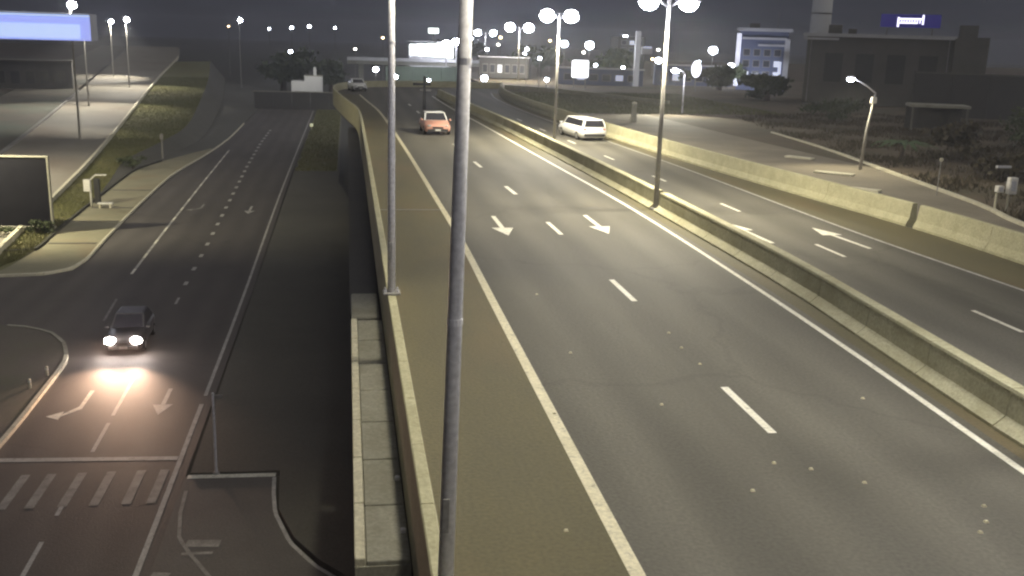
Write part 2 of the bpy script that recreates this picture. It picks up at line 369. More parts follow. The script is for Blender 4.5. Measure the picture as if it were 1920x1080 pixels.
# service ledge below the parapet
ledge = struct(MB().box((.475, 20.7, -1.19), (.87, 13.4, .3)).make('service_ledge', M['concrete']), 'concrete service ledge below the parapet')
for k in range(7):
    y = 14.02 + k * 1.93
    MB().box((.56, y + .95, -1.0), (.68, 1.88, .08)).bevel(.012).make('ledge_slab', M['concrete'], ledge)
    MB().box((.12, y + .95, -.98), (.17, 1.89, .16)).bevel(.015).make('kerb_stone', M['kerb'], ledge)
for y in (16.9, 14.9): MB().box((.83, y, -.92), (.09, .09, .09)).bevel(.02).make('fixing_bolt', M['steel'], ledge)
MB().box((.45, 29.3, -1.2), (.8, 2.7, .42)).bevel(.03).make('cable_box', M['concrete'], ledge)
MB().box((.475, 10.2, -1.65), (.95, 7.5, .3)).make('lower_ledge', M['soil'], ledge)
struct(MB().box((.46, 62, -1.75), (.9, 63.2, .35)).make('unlit_ledge', M['dim_wall_dark'], ledge))  # ledge runs on unlit here; its shade is put into the dark material
# retaining wall under deck: concrete bays
for k in range(24):
    y0 = -8 + k * 4.0
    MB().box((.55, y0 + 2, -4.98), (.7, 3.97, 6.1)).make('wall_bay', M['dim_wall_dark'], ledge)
# upper terrain right of the motorway
ob = off(OUT, .22)
terr = [(p.x, p.y, -.12) for p in ob] + [(21, 150, -.4), (30, 400, -1.5), (500, 400, 2), (400, 140, 3), (300, 20, 2.5), (120, -30, 1.5), (40, -30, 0)]
struct(sheet(terr, 0, 'roadside_terrain', M['soil'], skirt=9), 'dark bare earth and scrub right of the motorway')
BACK = [(25.8, -10), (26.4, 15), (27.2, 30), (27.8, 37), (29.1, 41.5), (30.7, 51), (33.0, 65), (34.3, 78), (37.5, 96)]
front = [(p.x, p.y) for p in off(OUT, .45) if p.y < 96]
struct(sheet(front + list(reversed(BACK)), -.02, 'roadside_footpath', mat('worn_footpath', (.17, .15, .115), .85, (.24, .21, .16), .25, .3, stain=((.11, .095, .075), .15, .7))), 'pale worn footpath behind the outer barrier')
wall_thing('low_kerb_wall', 'low broken kerb edging the back of the footpath', 'kerb', catmull(BACK[:8]), [(-.1, -.3), (.1, -.3), (.1, .12), (-.1, .12)], M['kerb'], 0, 88, 2.2, .06, 'kerb_stone')

# lower road level
LR = -8.15
kerb_pts = [(-60, 62.5), (-30, 62.7), (-21, 63.0), (-18.6, 63.4), (-17.3, 64.8), (-17.05, 67.5), (-17.4, 75), (-17.9, 90), (-18.1, 108), (-17.2, 124), (-16.6, 140), (-16.6, 160), (-18, 260)]
KERB = catmull(kerb_pts)
low = struct(sheet([(-60, -20), (-5.7, -20), (-5.7, 60), (-6.1, 110), (-6.2, 200), (-7, 262)] + [(p.x, p.y) for p in reversed(KERB)], LR, 'lower_road', M['asphalt_low']), 'dark lower road beneath the motorway')
zz = LR + .006
ribbon([(-6.05, -10), (-6.08, 26), (-6.1, 40.2)], .17, zz, 'edge_line', M['paint_mid'], low)
ribbon([(-6.08, 41.2), (-6.13, 59), (-6.45, 105), (-6.6, 200)], .15, zz, 'edge_line', M['paint_mid'], low)
for a, b in ((26.0, 28.9), (30.6, 33.7), (35.6, 38.4), (39.2, 43.9), (20, 22.6), (56.2, 57.6)):
    ribbon([(-9.2 - (a - 28) * .017, a), (-9.2 - (b - 28) * .017, b)], .14, zz, 'lane_dash', M['paint_mid'], low)
mid = [(-9.75, 57), (-10.0, 70), (-10.6, 91), (-11.3, 115), (-11.8, 140), (-11.9, 180)]
for k in range(26):
    y = 61 + 3.9 * k; x = interp(mid, y); MB().box((x, y, zz + .004), (.24 + k * .005, .85 + k * .03, .012)).make('lane_block', M['paint_mid'], low)
lft = [(-13.0, 50), (-13.5, 63.5), (-13.85, 76), (-14.5, 105), (-15.0, 131)]
for k in range(44):
    y = 63.6 + 1.55 * k; ribbon([(interp(lft, y), y), (interp(lft, y + 1.5), y + 1.5)], .17, zz, 'edge_line', M['paint_mid'] if k % 3 else M['paint'], low)
ribbon([(-12.8, 53), (-13.1, 57.5)], .14, zz, 'lane_dash', M['paint_worn'], low)
ribbon([(-12.6, 35.15), (-6.2, 34.75)], .32, zz, 'stop_line', M['paint_mid'], low)
for x in (-12.2, -11.1, -10.25, -9.25, -8.28, -7.28, -6.5):
    ribbon([(x, 31.2), (x + .02, 33.8)], .3, zz + .001, 'crosswalk_stripe', M['paint_worn'], low)
arrow(-10.85, 42.2, R(180), zz, 3.0, .95, M['paint'], low, turn=1)
arrow(-7.65, 42.2, R(180), zz, 3.1, .95, M['paint_mid'], low)
arrow(-8.4, 89, R(180), zz, 3.8, 1.1, M['paint_mid'], low)
arrow(-12.6, 90, R(180), zz, 3.0, 1.0, M['paint_worn'], low, turn=1)
# slip road mouth bottom centre
slip = struct(sheet([(-5.7, 33.15), (-2.66, 33.05), (-2.5, 30.2), (-1.9, 28.1), (-1.1, 26.6), (-.3, 25.6), (.15, 25), (.15, 10), (-5.7, 10)], LR + .004, 'slip_road', mat('slip_asphalt', (.1, .093, .085), .8, (.125, .117, .107), .3, .3)), 'paved slip road mouth beside the lower road')
z2 = LR + .01
ribbon([(-5.62, 33.1), (-2.62, 33.0)], .3, z2, 'stop_line', M['paint'], slip, step=.4)
ribbon([(-2.66, 32.8), (-2.6, 31.6), (-2.45, 30.1), (-1.88, 28.1), (-1.1, 26.65), (-.3, 25.65), (.1, 25.3)], .13, z2, 'edge_line', M['paint_mid'], slip, step=.4)
ribbon([(-5.5, 32), (-5.44, 30.4), (-5.22, 28.7), (-4.75, 27.7), (-3.9, 26.1), (-2.9, 24.6)], .12, z2, 'edge_line', M['paint_worn'], slip, step=.4)
ribbon([(-4.95, 28.35), (-3.95, 28.25)], .42, z2, 'give_way_bar', M['paint_worn'], slip, step=.4)
ribbon([(-5.0, 27.72), (-4.1, 27.7)], .14, z2 + .001, 'give_way_bar', M['paint_worn'], slip, step=.4)
ribbon([(-5.65, 26.6), (-5.15, 26.5)], .3, z2, 'give_way_bar', M['paint_worn'], slip, step=.4)
# verge between lower road and retaining wall
struct(sheet([(-5.55, 33.3), (-2.5, 33.25), (-2.35, 30.3), (-1.75, 28.3), (-.95, 26.85), (-.1, 25.8), (.15, 25.6), (.15, 92), (-1, 104), (-1, 200), (-6.1, 200), (-5.9, 110), (-5.65, 60)], LR + .06, 'grass_verge', M['verge'], skirt=.3), 'verge between lower road and motorway wall, shade put into its colour')
struct(sheet([(-5.6, 112), (-1.2, 112), (-1.2, 205), (-6.0, 205)], LR + .066, 'far_verge', M['turf']), 'strip of turf far along the lower road')  # lamplit part of the same verge; the light is in its turf colour
# left traffic island
isl = [(-14.4, 20), (-13.1, 30), (-12.75, 36), (-12.8, 42), (-12.95, 46.4), (-13.6, 48.6), (-14.6, 50.4), (-16.0, 51.6), (-18, 52.2), (-24, 52), (-30, 48), (-30, 20)]
ISL = catmull(isl[:9])
island = struct(sheet(isl, LR + .12, 'traffic_island', mat('island_paving', (.085, .078, .066), .85, (.11, .1, .085), .3, .3, stain=((.075, .085, .045), .3, .7)), skirt=.3), 'round-ended paved traffic island at left')
sI = arclen(ISL)
for k in range(int(sI[-1] / 1.0)):
    mb = MB(); sweep(mb, [(-.09, -.1), (.09, -.1), (.09, .16), (-.09, .16)], ISL, sI, k * 1.0 + .015, k * 1.0 + .985)
    o = mb.make('kerb_stone', M['kerb'] if k < 27 else M['concrete'], island); o.location.z = LR
for i, (x, y) in enumerate(((-13.15, 44.0), (-13.4, 42.4), (-13.25, 36.3))):
    t = thing('road_bollard', ('small pale bollard near the rounded end of the left island', 'small pale bollard on the left island, nearer of the close pair', 'small pale bollard at the near end of the left island by the stop line')[i], 'bollard', (x, y, LR + .12), group='bollards on the left island')
    MB().tube([(0, 0, 0), (0, 0, .38), (0, 0, .42)], [.07, .06, .03], 10).make('post', M['kerb'], t)
    MB().tube([(0, 0, .26), (0, 0, .34)], [.069, .067], 10).make('reflective_band', M['white'], t)
# pavement at left with slabs
BUS = [(-60, 69.0), (-30, 69.3), (-22.4, 69.6), (-20.9, 69.9), (-21.2, 76), (-21.6, 84.5), (-21.9, 92), (-22.3, 104), (-22.2, 112), (-20.2, 122), (-17.4, 132)]
bus = catmull(BUS); kp = [p for p in KERB if p.y < 132.5]
pave = struct(sheet([(p.x, p.y) for p in off(kp, -.15)] + [(p.x, p.y) for p in reversed(bus)], LR + .14, 'pavement', M['pavement'], skirt=.3), 'yellowish concrete pavement beside the lower road')
sK = arclen(KERB)
for k in range(130):
    mb = MB(); a = 18 + k * 1.0
    if a + 1 > sK[-1]: break
    sweep(mb, [(-.13, -.1), (.0, -.1), (.0, .15), (-.13, .17)], KERB, sK, a + .012, a + .988)
    o = mb.make('kerb_stone', M['kerb'], pave); o.location.z = LR
for y, xa, xb in ((72.5, -20.8, -17.6), (81, -21.3, -17.9), (87.2, -21.4, -18), (97, -21.8, -18.2)):
    MB().box(((xa + xb) / 2, y, LR + .15), (xb - xa, .35, .02)).make('paving_joint', M['asphalt_low'], pave)
wall_thing('low_edging_wall', 'low dark edging wall along the back of the left pavement', 'edging', [Vector((p.x - .15, p.y, LR)) for p in bus], [(-.1, -.1), (.1, -.1), (.1, .3), (-.1, .3)], M['ground'], 9, 88, 3.0, .03, 'edging_block')
# ramp road and its lower neighbour
RAMP_R = [(-21.6, 58, -8.0), (-22.9, 69, -7.9), (-24.7, 87, -7.75), (-26.8, 109, -7.3), (-29.7, 135.6, -6.6), (-33.9, 171, -5.8), (-42.4, 242, -4.4), (-57, 364, -2.8), (-75, 480, -2)]
RAMP_L = [(-31, 58, -8.0), (-34.2, 87, -7.75), (-37.4, 115, -7.2), (-44.6, 168, -5.8), (-56, 242, -4.3), (-76, 364, -2.8), (-96, 480, -2)]
rr = catmull(RAMP_R, 4); rl = catmull(RAMP_L, 4)
def strip(a, b, name, m, n=50, dz=0.):
    sa, sb = arclen(a), arclen(b); mb = MB(); prev = None
    for k in range(n + 1):
        pa = point_at(a, sa, sa[-1] * k / n)[0]; pb = point_at(b, sb, sb[-1] * k / n)[0]
        v = [mb.bm.verts.new(pa + Vector((0, 0, dz))), mb.bm.verts.new(pb + Vector((0, 0, dz)))]
        if prev: mb.bm.faces.new((prev[0], prev[1], v[1], v[0]))
        prev = v
    o = mb.make(name, m)
    for f in o.data.polygons:
        if f.normal.z < 0: f.flip()
    return o
ramp = struct(strip(rl, rr, 'ramp_road', M['asphalt_pale']), 'pale ramp road climbing away at upper left')
rl2 = [p + Vector((-11, -3, -.05)) for p in rl]
struct(strip(rl2, [p + Vector((-.6, 0, 0)) for p in rl], 'side_road', mat('side_road_asphalt', (.1, .09, .075), .85, (.14, .125, .1), .12, .2, stain=((.08, .11, .085), .08, .8))), 'darker brownish carriageway left of the ramp')
rl3 = [p + Vector((-60, 0, -.2)) for p in rl]
struct(strip(rl3, [p + Vector((-.2, 0, 0)) for p in rl2], 'brown_forecourt', mat('forecourt', (.055, .045, .038), .9, (.08, .065, .05), .08, .2, stain=((.05, .06, .048), .06, .8))), 'brownish open forecourt left of the ramp')
wall_thing('ramp_kerb_wall', 'long low pale wall with dark outer face along the right edge of the ramp', 'kerb', rr, [(-.14, -.5), (.14, -.5), (.14, .42), (-.14, .42)], M['kerb'], 2, 300, 4.0, .12, 'wall_block')
wall_thing('ramp_divider', 'low divider kerb between the two pale carriageways, darkened for its shadow line', 'kerb', rl, [(-.16, -.3), (.16, -.3), (.16, .3), (-.16, .3)], M['steel_dark'], 2, 140, 4.0, .06, 'kerb_stone')  # the kerb's shadow line is put into its dark colour
# grassed bank between pavement and ramp
bank_r = catmull([(-21.6, 62, LR + .1), (-21.0, 70, LR + .2), (-21.7, 84.5, LR + .2), (-22.3, 95, LR + .3), (-23.4, 105, LR + .4), (-24.5, 115, -7.6), (-24.0, 121, -7.35), (-22.6, 130.5, -6.8), (-22.1, 145, -6.3), (-25.1, 180, -5.4), (-30.8, 235, -4.4), (-41.2, 322, -3.0)], 4)
toe = catmull([(-21.5, 62, LR), (-20.9, 70, LR), (-21.6, 84.5, LR), (-21.9, 95, LR), (-22.3, 105, LR), (-22.6, 115, LR), (-22.0, 121, LR), (-20.8, 130.5, LR), (-20.2, 145, LR), (-22.6, 180, LR), (-27.6, 235, LR), (-37, 322, LR)], 4)
bank_l = [p + Vector((.14, 0, -.05)) for p in catmull(RAMP_R[:7] + [(-52, 322, -3.3)], 4)]
bank = strip(bank_l, bank_r, 'grass_bank', M['turf'], 70)
struct(bank, 'grassed bank between the ramp and the pavement')
struct(strip(bank_r, toe, 'bank_slope', M['verge'], 70), 'slope of the grassed bank facing the lower road, darkened for its shade')  # slope turned from the ramp lamps; shade painted by the darker ground
struct(sheet([(-22.2, 104), (-22.2, 112.2), (-20.2, 122.2), (-17.2, 132.4), (-16.7, 141), (-16.7, 160), (-18.1, 262), (-45, 330)] + [(p.x, p.y) for p in reversed(toe) if p.y > 104], LR + .12, 'shaded_verge', M['verge'], skirt=.3), 'ground between the bank and the lower road, shade put into its colour')  # shadowed flat below the bank, painted with the darker ground
struct(sheet([(-60, 69.6), (-22.6, 69.9), (-22.0, 66), (-21.5, 60), (-60, 60)], LR - .02, 'corner_ground', M['turf']))
struct(sheet([(-60, 69.4), (-21.2, 70.1), (-22.4, 80), (-60, 80)], LR + .2, 'planting_bed', M['turf']), 'planted ground under the billboard')

# ------------------------------------------------------------------ grass stuff
def grass(name, label, pts, h, w, m):
    n = len(pts); P = np.asarray(pts)
    a = rng.uniform(0, 6.28, n); hh = h * rng.uniform(.5, 1.3, n); ln = rng.normal(0, .35, (n, 2)) * hh[:, None]
    d = np.stack([np.cos(a), np.sin(a), np.zeros(n)], 1) * w / 2
    v = np.empty((n, 3, 3)); v[:, 0] = P - d; v[:, 1] = P + d; v[:, 2] = P; v[:, 2, :2] += ln; v[:, 2, 2] += hh
    me = bpy.data.meshes.new(name); me.from_pydata(v.reshape(-1, 3).tolist(), [], np.arange(n * 3).reshape(-1, 3).tolist()); me.materials.append(m)
    o = bpy.data.objects.new(name, me); COL.objects.link(o); o['kind'] = 'stuff'; o['label'] = label; return o
def bank_pts(n, t0, t1):
    sa, sb = arclen(bank_l), arclen(bank_r); out = []
    for _ in range(n):
        t = random.uniform(t0, t1); u = random.random()
        pa = point_at(bank_l, sa, sa[-1] * t)[0]; pb = point_at(bank_r, sb, sb[-1] * t)[0]; out.append(tuple(pa.lerp(pb, u)))
    return out
grass('bank_grass', 'short yellow green grass on the bank below the ramp', bank_pts(45000, .02, .7), .16, .07, M['grass'])
grass('verge_grass', 'sparse grass on the far verge of the lower road', [(random.uniform(-5.8, -1.3), random.uniform(112, 200), LR + .07) for _ in range(9000)], .2, .12, M['grass'])
def scrub(n):
    out = []
    while len(out) < n:
        x, y = random.uniform(26, 62), random.uniform(22, 98)
        k = interp([(26.9, 22), (27.4, 30), (28, 37), (29.3, 41.5), (30.9, 51), (33.2, 65), (34.6, 78), (38, 98)], y)
        if x > k + .2 and math.sin(x * .9 + y * .35) + math.sin(y * .8 - x * .4) + random.gauss(0, .7) > .1: out.append((x, y, -.1 + (x - 26) * .008))
    return out
grass('slope_scrub', 'dry scrub and weeds on the dark slope behind the footpath', scrub(26000), .32, .12, M['dryleaf'])
def inpatch(n):
    out = []
    while len(out) < n:
        x, y = random.uniform(19, 44), random.uniform(96, 132)
        if x > interp([(19.4, 68), (18.8, 88), (18.3, 102), (18.4, 117), (20.5, 132)], y) + .8: out.append((x, y, -.12 + (x - 20) * .01))
    return out
struct(sheet([(18.9, 95.5), (37.5, 95.5), (44, 112), (40, 131), (20.5, 131), (18.8, 118), (18.6, 103)], -.06, 'roadside_turf', M['turf']), 'lit turf beyond the outer barrier')
grass('roadside_grass', 'thin grass on the lamp-lit patch beyond the outer barrier', inpatch(20000), .18, .1, M['grass'])

for i, (x, y, a, w_) in enumerate(((28.6, 60, .4, 1.8), (27.2, 52.5, .5, 2.2), (25.6, 46.5, .45, 2.0))):
    t = MB().box((x, y, .04), (w_, .6, .12), Matrix.Rotation(a + 1.9, 3, 'Z')).bevel(.02).make('concrete_slab', M['kerb'])
    tag(t, ('far one of three loose pale slabs on the footpath behind the outer barrier', 'middle one of three loose pale slabs on the footpath behind the outer barrier', 'near one of three loose pale slabs on the footpath behind the outer barrier')[i], 'slab', 'loose slabs on the footpath')
# ------------------------------------------------------------------ street lamps
def lum(parent, x, y, z, ang, m, w=.55, L=.95, h=.26, lamp_name='luminaire'):
    rot = Matrix.Rotation(ang, 3, 'Z')
    o = MB().box((0, 0, .05), (L, w * .8, .14), taper=.75).bevel(.03).make(lamp_name, M['steel'], parent)
    o.location = (x, y, z); o.rotation_euler = (0, 0, ang)
    l = MB().ell((0, 0, -.06), (L * .86, w * .78, h * 1.6), 14, 8).make('lens', m, o, True)
    return o
def pole_lamp(label, x, y, z0, height, reach, aim, watts, m=None, r0=.11, group=None, col=(1, .95, .8), size=150, target=None):
    t = thing('street_lamp', label, 'street lamp', (x, y, z0), group=group)
    MB().tube([(0, 0, 0), (0, 0, height * .5), (0, 0, height)], [r0, r0 * .82, r0 * .6], 14).make('pole', M['steel'], t, True)
    MB().box((0, 0, .03), (.42, .42, .06)).bevel(.01).make('base_plate', M['steel_dark'], t)
    for bx in (-.15, .15):
        for by in (-.15, .15): MB().tube([(bx, by, .05), (bx, by, .12)], .022, 6).make('anchor_bolt', M['steel'], t)
    MB().box((-.35 * r0, -r0 * .93, 1.1), (r0 * .9, .02, .42)).bevel(.008).make('access_door', M['steel_dark'], t)
    for bz, br in ((height * .34, .9), (height * .62, .8)): MB().tube([(0, 0, bz), (0, 0, bz + .07)], r0 * br + .003, 14).make('joint_band', M['steel'], t)
    ax, ay = math.cos(aim), math.sin(aim)
    MB().tube([(0, 0, height - .1), (ax * reach * .5, ay * reach * .5, height + .25), (ax * reach, ay * reach, height + .32)], [.06, .05, .04], 10).make('arm', M['steel'], t, True)
    lum(t, ax * (reach + .4), ay * (reach + .4), height + .3, aim, m or M['lamp'])
    tg = target or (ax * (reach + 2.4), ay * (reach + 2.4), 0)
    if watts: spot('lamp_light', (ax * (reach + .4), ay * (reach + .4), height - .3), tg, watts, size, col, parent=t)
    return t
WARM = (1., .9, .62)
t = pole_lamp('thick galvanised lamp post standing nearest, rising out of frame from the parapet', 1.045, 10.15, .7, 9.7, .35, R(0), 1500, r0=.092, col=WARM, size=88, target=(1.6, 2.5, 0))
t.rotation_euler = (0, R(1.1), 0)
pole_lamp('slim pale lamp post rising out of frame from the top of the parapet', 1.02, 23.75, .8, 9.6, .35, R(0), 2100, r0=.1, col=WARM, size=92, target=(1.6, -2.0, 0))
def double_lamp(label, x, y, z0, height, watts, half=.72, m=None, r0=.11, group=None, rz=0., pm=None, size=172, hs=1.25):  # hs enlarges the heads, so their size carries the glare
    t = thing('double_street_lamp', label, 'street lamp', (x, y, z0), rz, group)
    MB().tube([(0, 0, 0), (0, 0, height * .5), (0, 0, height + .25)], [r0, r0 * .8, r0 * .62], 14).make('pole', pm or M['steel_dark'], t, True)
    MB().box((0, 0, .04), (.4, .4, .08)).bevel(.01).make('base_plate', M['steel_dark'], t)
    for sgn in (-1, 1):
        MB().tube([(0, 0, height - .15), (sgn * half * .5, 0, height + .08), (sgn * half, 0, height + .1)], [.05, .045, .04], 8).make('arm', M['steel'], t, True)
        lum(t, sgn * (half + .12), 0, height + .12, 0, m or M['lamp'], w=.6 * hs, L=.75 * hs, h=.34 * hs)
        if watts: spot('lamp_light', (sgn * (half + .12), 0, height - .2 - .4 * hs), (sgn * (half + 2.6), 0, 0), watts, size, (1, .9, .64), parent=t)
    return t
DG = 'double-arm lamp posts along the motorway'
double_lamp('tallest double-arm lamp post, standing in the gap of the median barrier', 12.98, 40.5, 0, 8.5, 4600, group=DG)
double_lamp('double-arm lamp post on the near end of the median, nearest but one of its row', 12.5, 14.6, .8, 7.7, 800, group=DG)
double_lamp('double-arm lamp post on the near end of the median, very nearest of its row', 12.2, -9, .8, 7.7, 1000, group=DG)
double_lamp('second double-arm lamp post along the median, its foot behind the barrier', 13.75, 66, 0, 8.35, 6200, hs=1.5, half=.68, group=DG)
double_lamp('third double-arm lamp post, beyond the end of the motorway curve', 29.0, 172, -.3, 8.8, 6000, hs=2.6, half=1.5, group=DG, r0=.17)
double_lamp('farthest double-arm lamp post, left of the third one among the lights', 40.5, 300, -1, 8.8, 0, hs=3.0, half=2.2, group=DG, r0=.24)
# right hand single lamp with dark pole and tilted arm
t = thing('street_lamp', 'leaning single-arm lamp on a dark pole beside the right footpath', 'street lamp', (29.9, 54.6, -.1))
MB().tube([(0, 0, 0), (.15, 0, 2.4), (.42, 0, 4.6)], [.1, .085, .06], 12).make('pole', M['steel_dark'], t, True)
MB().box((.36, 0, 4.15), (.3, .26, .36)).bevel(.03).make('control_box', M['white'], t)
MB().tube([(.42, 0, 4.55), (-.1, .1, 4.95), (-.75, .3, 5.3)], [.05, .045, .04], 10).make('arm', M['steel'], t, True)
lum(t, -1.0, .4, 5.38, R(160), M['lamp_small'], w=.34, L=.5, h=.2)
spot('lamp_light', (-1.0, .4, 5.05), (-1.6, -2.5, 0), 1600, 130, WARM, parent=t)
t = pole_lamp('short lamp post with a brilliant head above the lit roadside turf', 33.2, 97, -.1, 4.1, .6, R(180), 6000, group=None, r0=.08, col=(1, .95, .74), target=(-4, -9, 0), size=110)

# ------------------------------------------------------------------ far lights with slender poles
far = [  # x, y, head z, ground z, radius, label
 (28.3,160,5.2,-.3,.26,'small lamp on a thin pole just right of the third double lamp post'),
 (28.5,150,4.0,-.3,.26,'low lamp glowing right of and below the third double lamp post'),
 (40.8,190,6.0,-.4,.7,'bright lamp left of the second double lamp post'),
 (40.9,170,6.0,-.4,.75,'bright lamp right of the second double lamp post'),
 (42.1,170,2.7,-.3,.3,'small lamp beside the big square floodlight'),
 (27.7,140,1.3,-.3,.3,'low round lamp near the ground left of the floodlight'),
 (47.0,170,2.4,-.3,.28,'low lamp left of the pale sign pylon, upper of two'),
 (44.0,165,2.0,-.3,.24,'low lamp left of the pale sign pylon, lower of two'),
 (55.4,200,7.6,-.4,.5,'high small lamp above the sign pylon'),
 (56.4,180,3.6,-.3,.6,'lamp seen close behind the tallest lamp post'),
 (70.4,190,5.6,0,.85,'star-bright lamp left of the framed blue building'),
 (62.6,160,3.3,0,.62,'lamp low at the left wall of the framed blue building'),
 (61.5,145,2.4,0,.32,'small lamp in front of the framed blue building'),
 (20.2,150,.9,-.4,.5,'vehicle headlight shown as a round globe low behind the far curve barrier'),  # headlight of a vehicle, stood in for by an added globe on a pole
 (4.7,170,1.1,-8.2,.45,'round lamp in the dark left of the thick near pole, upper'),
 (7.5,160,.4,-8.2,.36,'round lamp in the dark left of the thick near pole, lower'),
 (11.9,150,.4,-8.2,.24,'tiny lamp just beyond the far curve barrier'),
 (-17.1,330,7.7,-8.2,.5,'faint distant lamp at the left of a row of three'),
 (-12.0,340,8.3,-8.2,.5,'faint distant lamp in the middle of a row of three'),
 (-4.0,360,8.2,-8.2,.4,'faint distant lamp at the right of a row of three'),
 (-16.0,300,1.0,-8.2,.55,'distant lamp alone below the row of three'),
]
for i, (x, y, z) in enumerate(((26, 190, 4.6), (31.5, 210, 6.8), (34, 230, 5.2), (37.5, 215, 3.6), (46, 230, 6.4), (50.5, 215, 4.2), (61, 230, 7.0), (66, 215, 3.2), (75, 240, 5.0), (82, 230, 2.6), (9, 260, 5.8), (2, 250, 3.0), (-24, 330, 7.2), (-38, 345, 7.6))):
    t = thing('distant_lamp', ('tiny cool white far-off lamp among the dark skyline lights', 'tiny amber far-off lamp among the dark skyline lights', 'tiny warm white far-off lamp among the dark skyline lights')[i % 3], 'lamp', (x, y, -.5 if x > 20 else -8.2), group='tiny far-off skyline lamps')
    g = -.5 if x > 20 else -8.2
    MB().tube([(0, 0, 0), (0, 0, z - g)], .06, 6).make('pole', M['steel_dark'], t)
    MB().ell((0, 0, z - g), (.7, .5, .5), 10, 6).make('globe', (M['lamp_small'], M['lamp_amber'], M['lamp_warm'])[i % 3], t, True)
for x, y, z, g, r, lb in far:
    t = thing('distant_lamp', lb, 'lamp', (x, y, g), group='far lamps beyond the motorway')
    MB().tube([(0, 0, 0), (0, 0, z - g + .1)], [.07, .05], 8).make('pole', M['steel_dark'], t)
    MB().ell((0, -.05, z - g), (2 * r, 2 * r, 1.7 * r), 12, 8).make('globe', M['lamp_small'], t, True)
    MB().ell((0, 0, z - g + r * .85), (1.2 * r, 1.2 * r, .3 * r), 10, 6).make('cap', M['steel_dark'], t, True)
for x, y, z, lb, wt, tx in ((-32.6, 130, 9.2, 'leftmost bright lamp on a tall mast beside the blue-lit canopy', 17000, -7), (-40.9, 170, 7.8, 'bright lamp on a mast just right of the blue-lit canopy', 20000, 0), (-42.6, 210, 8.1, 'bright lamp on a tall mast above the middle of the ramp', 20000, 0), (-26.1, 260, 9.0, 'bright lamp on a tall mast beyond the head of the grassed bank', 0, 0), (-52, 240, 7.7, 'smaller mast lamp behind the head of the ramp', 22000, -4)):
    t = thing('mast_lamp', lb, 'street lamp', (x, y, -7.3), group='mast lamps along the ramp')
    h = z + 7.3
    MB().tube([(0, 0, 0), (0, 0, h)], [.16, .08], 10).make('pole', M['steel_dark'], t)
    lum(t, .3, -.2, h, 0, M['lamp'], w=1.0, L=1.2, h=.55)
    if wt: spot('lamp_light', (.3, -.2, h - .75), (tx, -5, 0), wt, 126 if y < 150 else 108, (1, .93, .78), .35, parent=t)
pole_lamp('street lamp on the far side of the pale ramp behind the billboard', -38.5, 99, -7.6, 11.5, 1.6, R(0), 12500, group=None, col=(1, .9, .66), size=132, target=(5, 1, 0))
# the lamp whose light falls on the pavement and bank, just outside the frame at left
pole_lamp('street lamp beside the side street left of the billboard', -29.5, 73, LR + .2, 10.5, 1.6, R(-10), 14000, group=None, col=(1, .9, .6), size=165, target=(5, 12, 0))

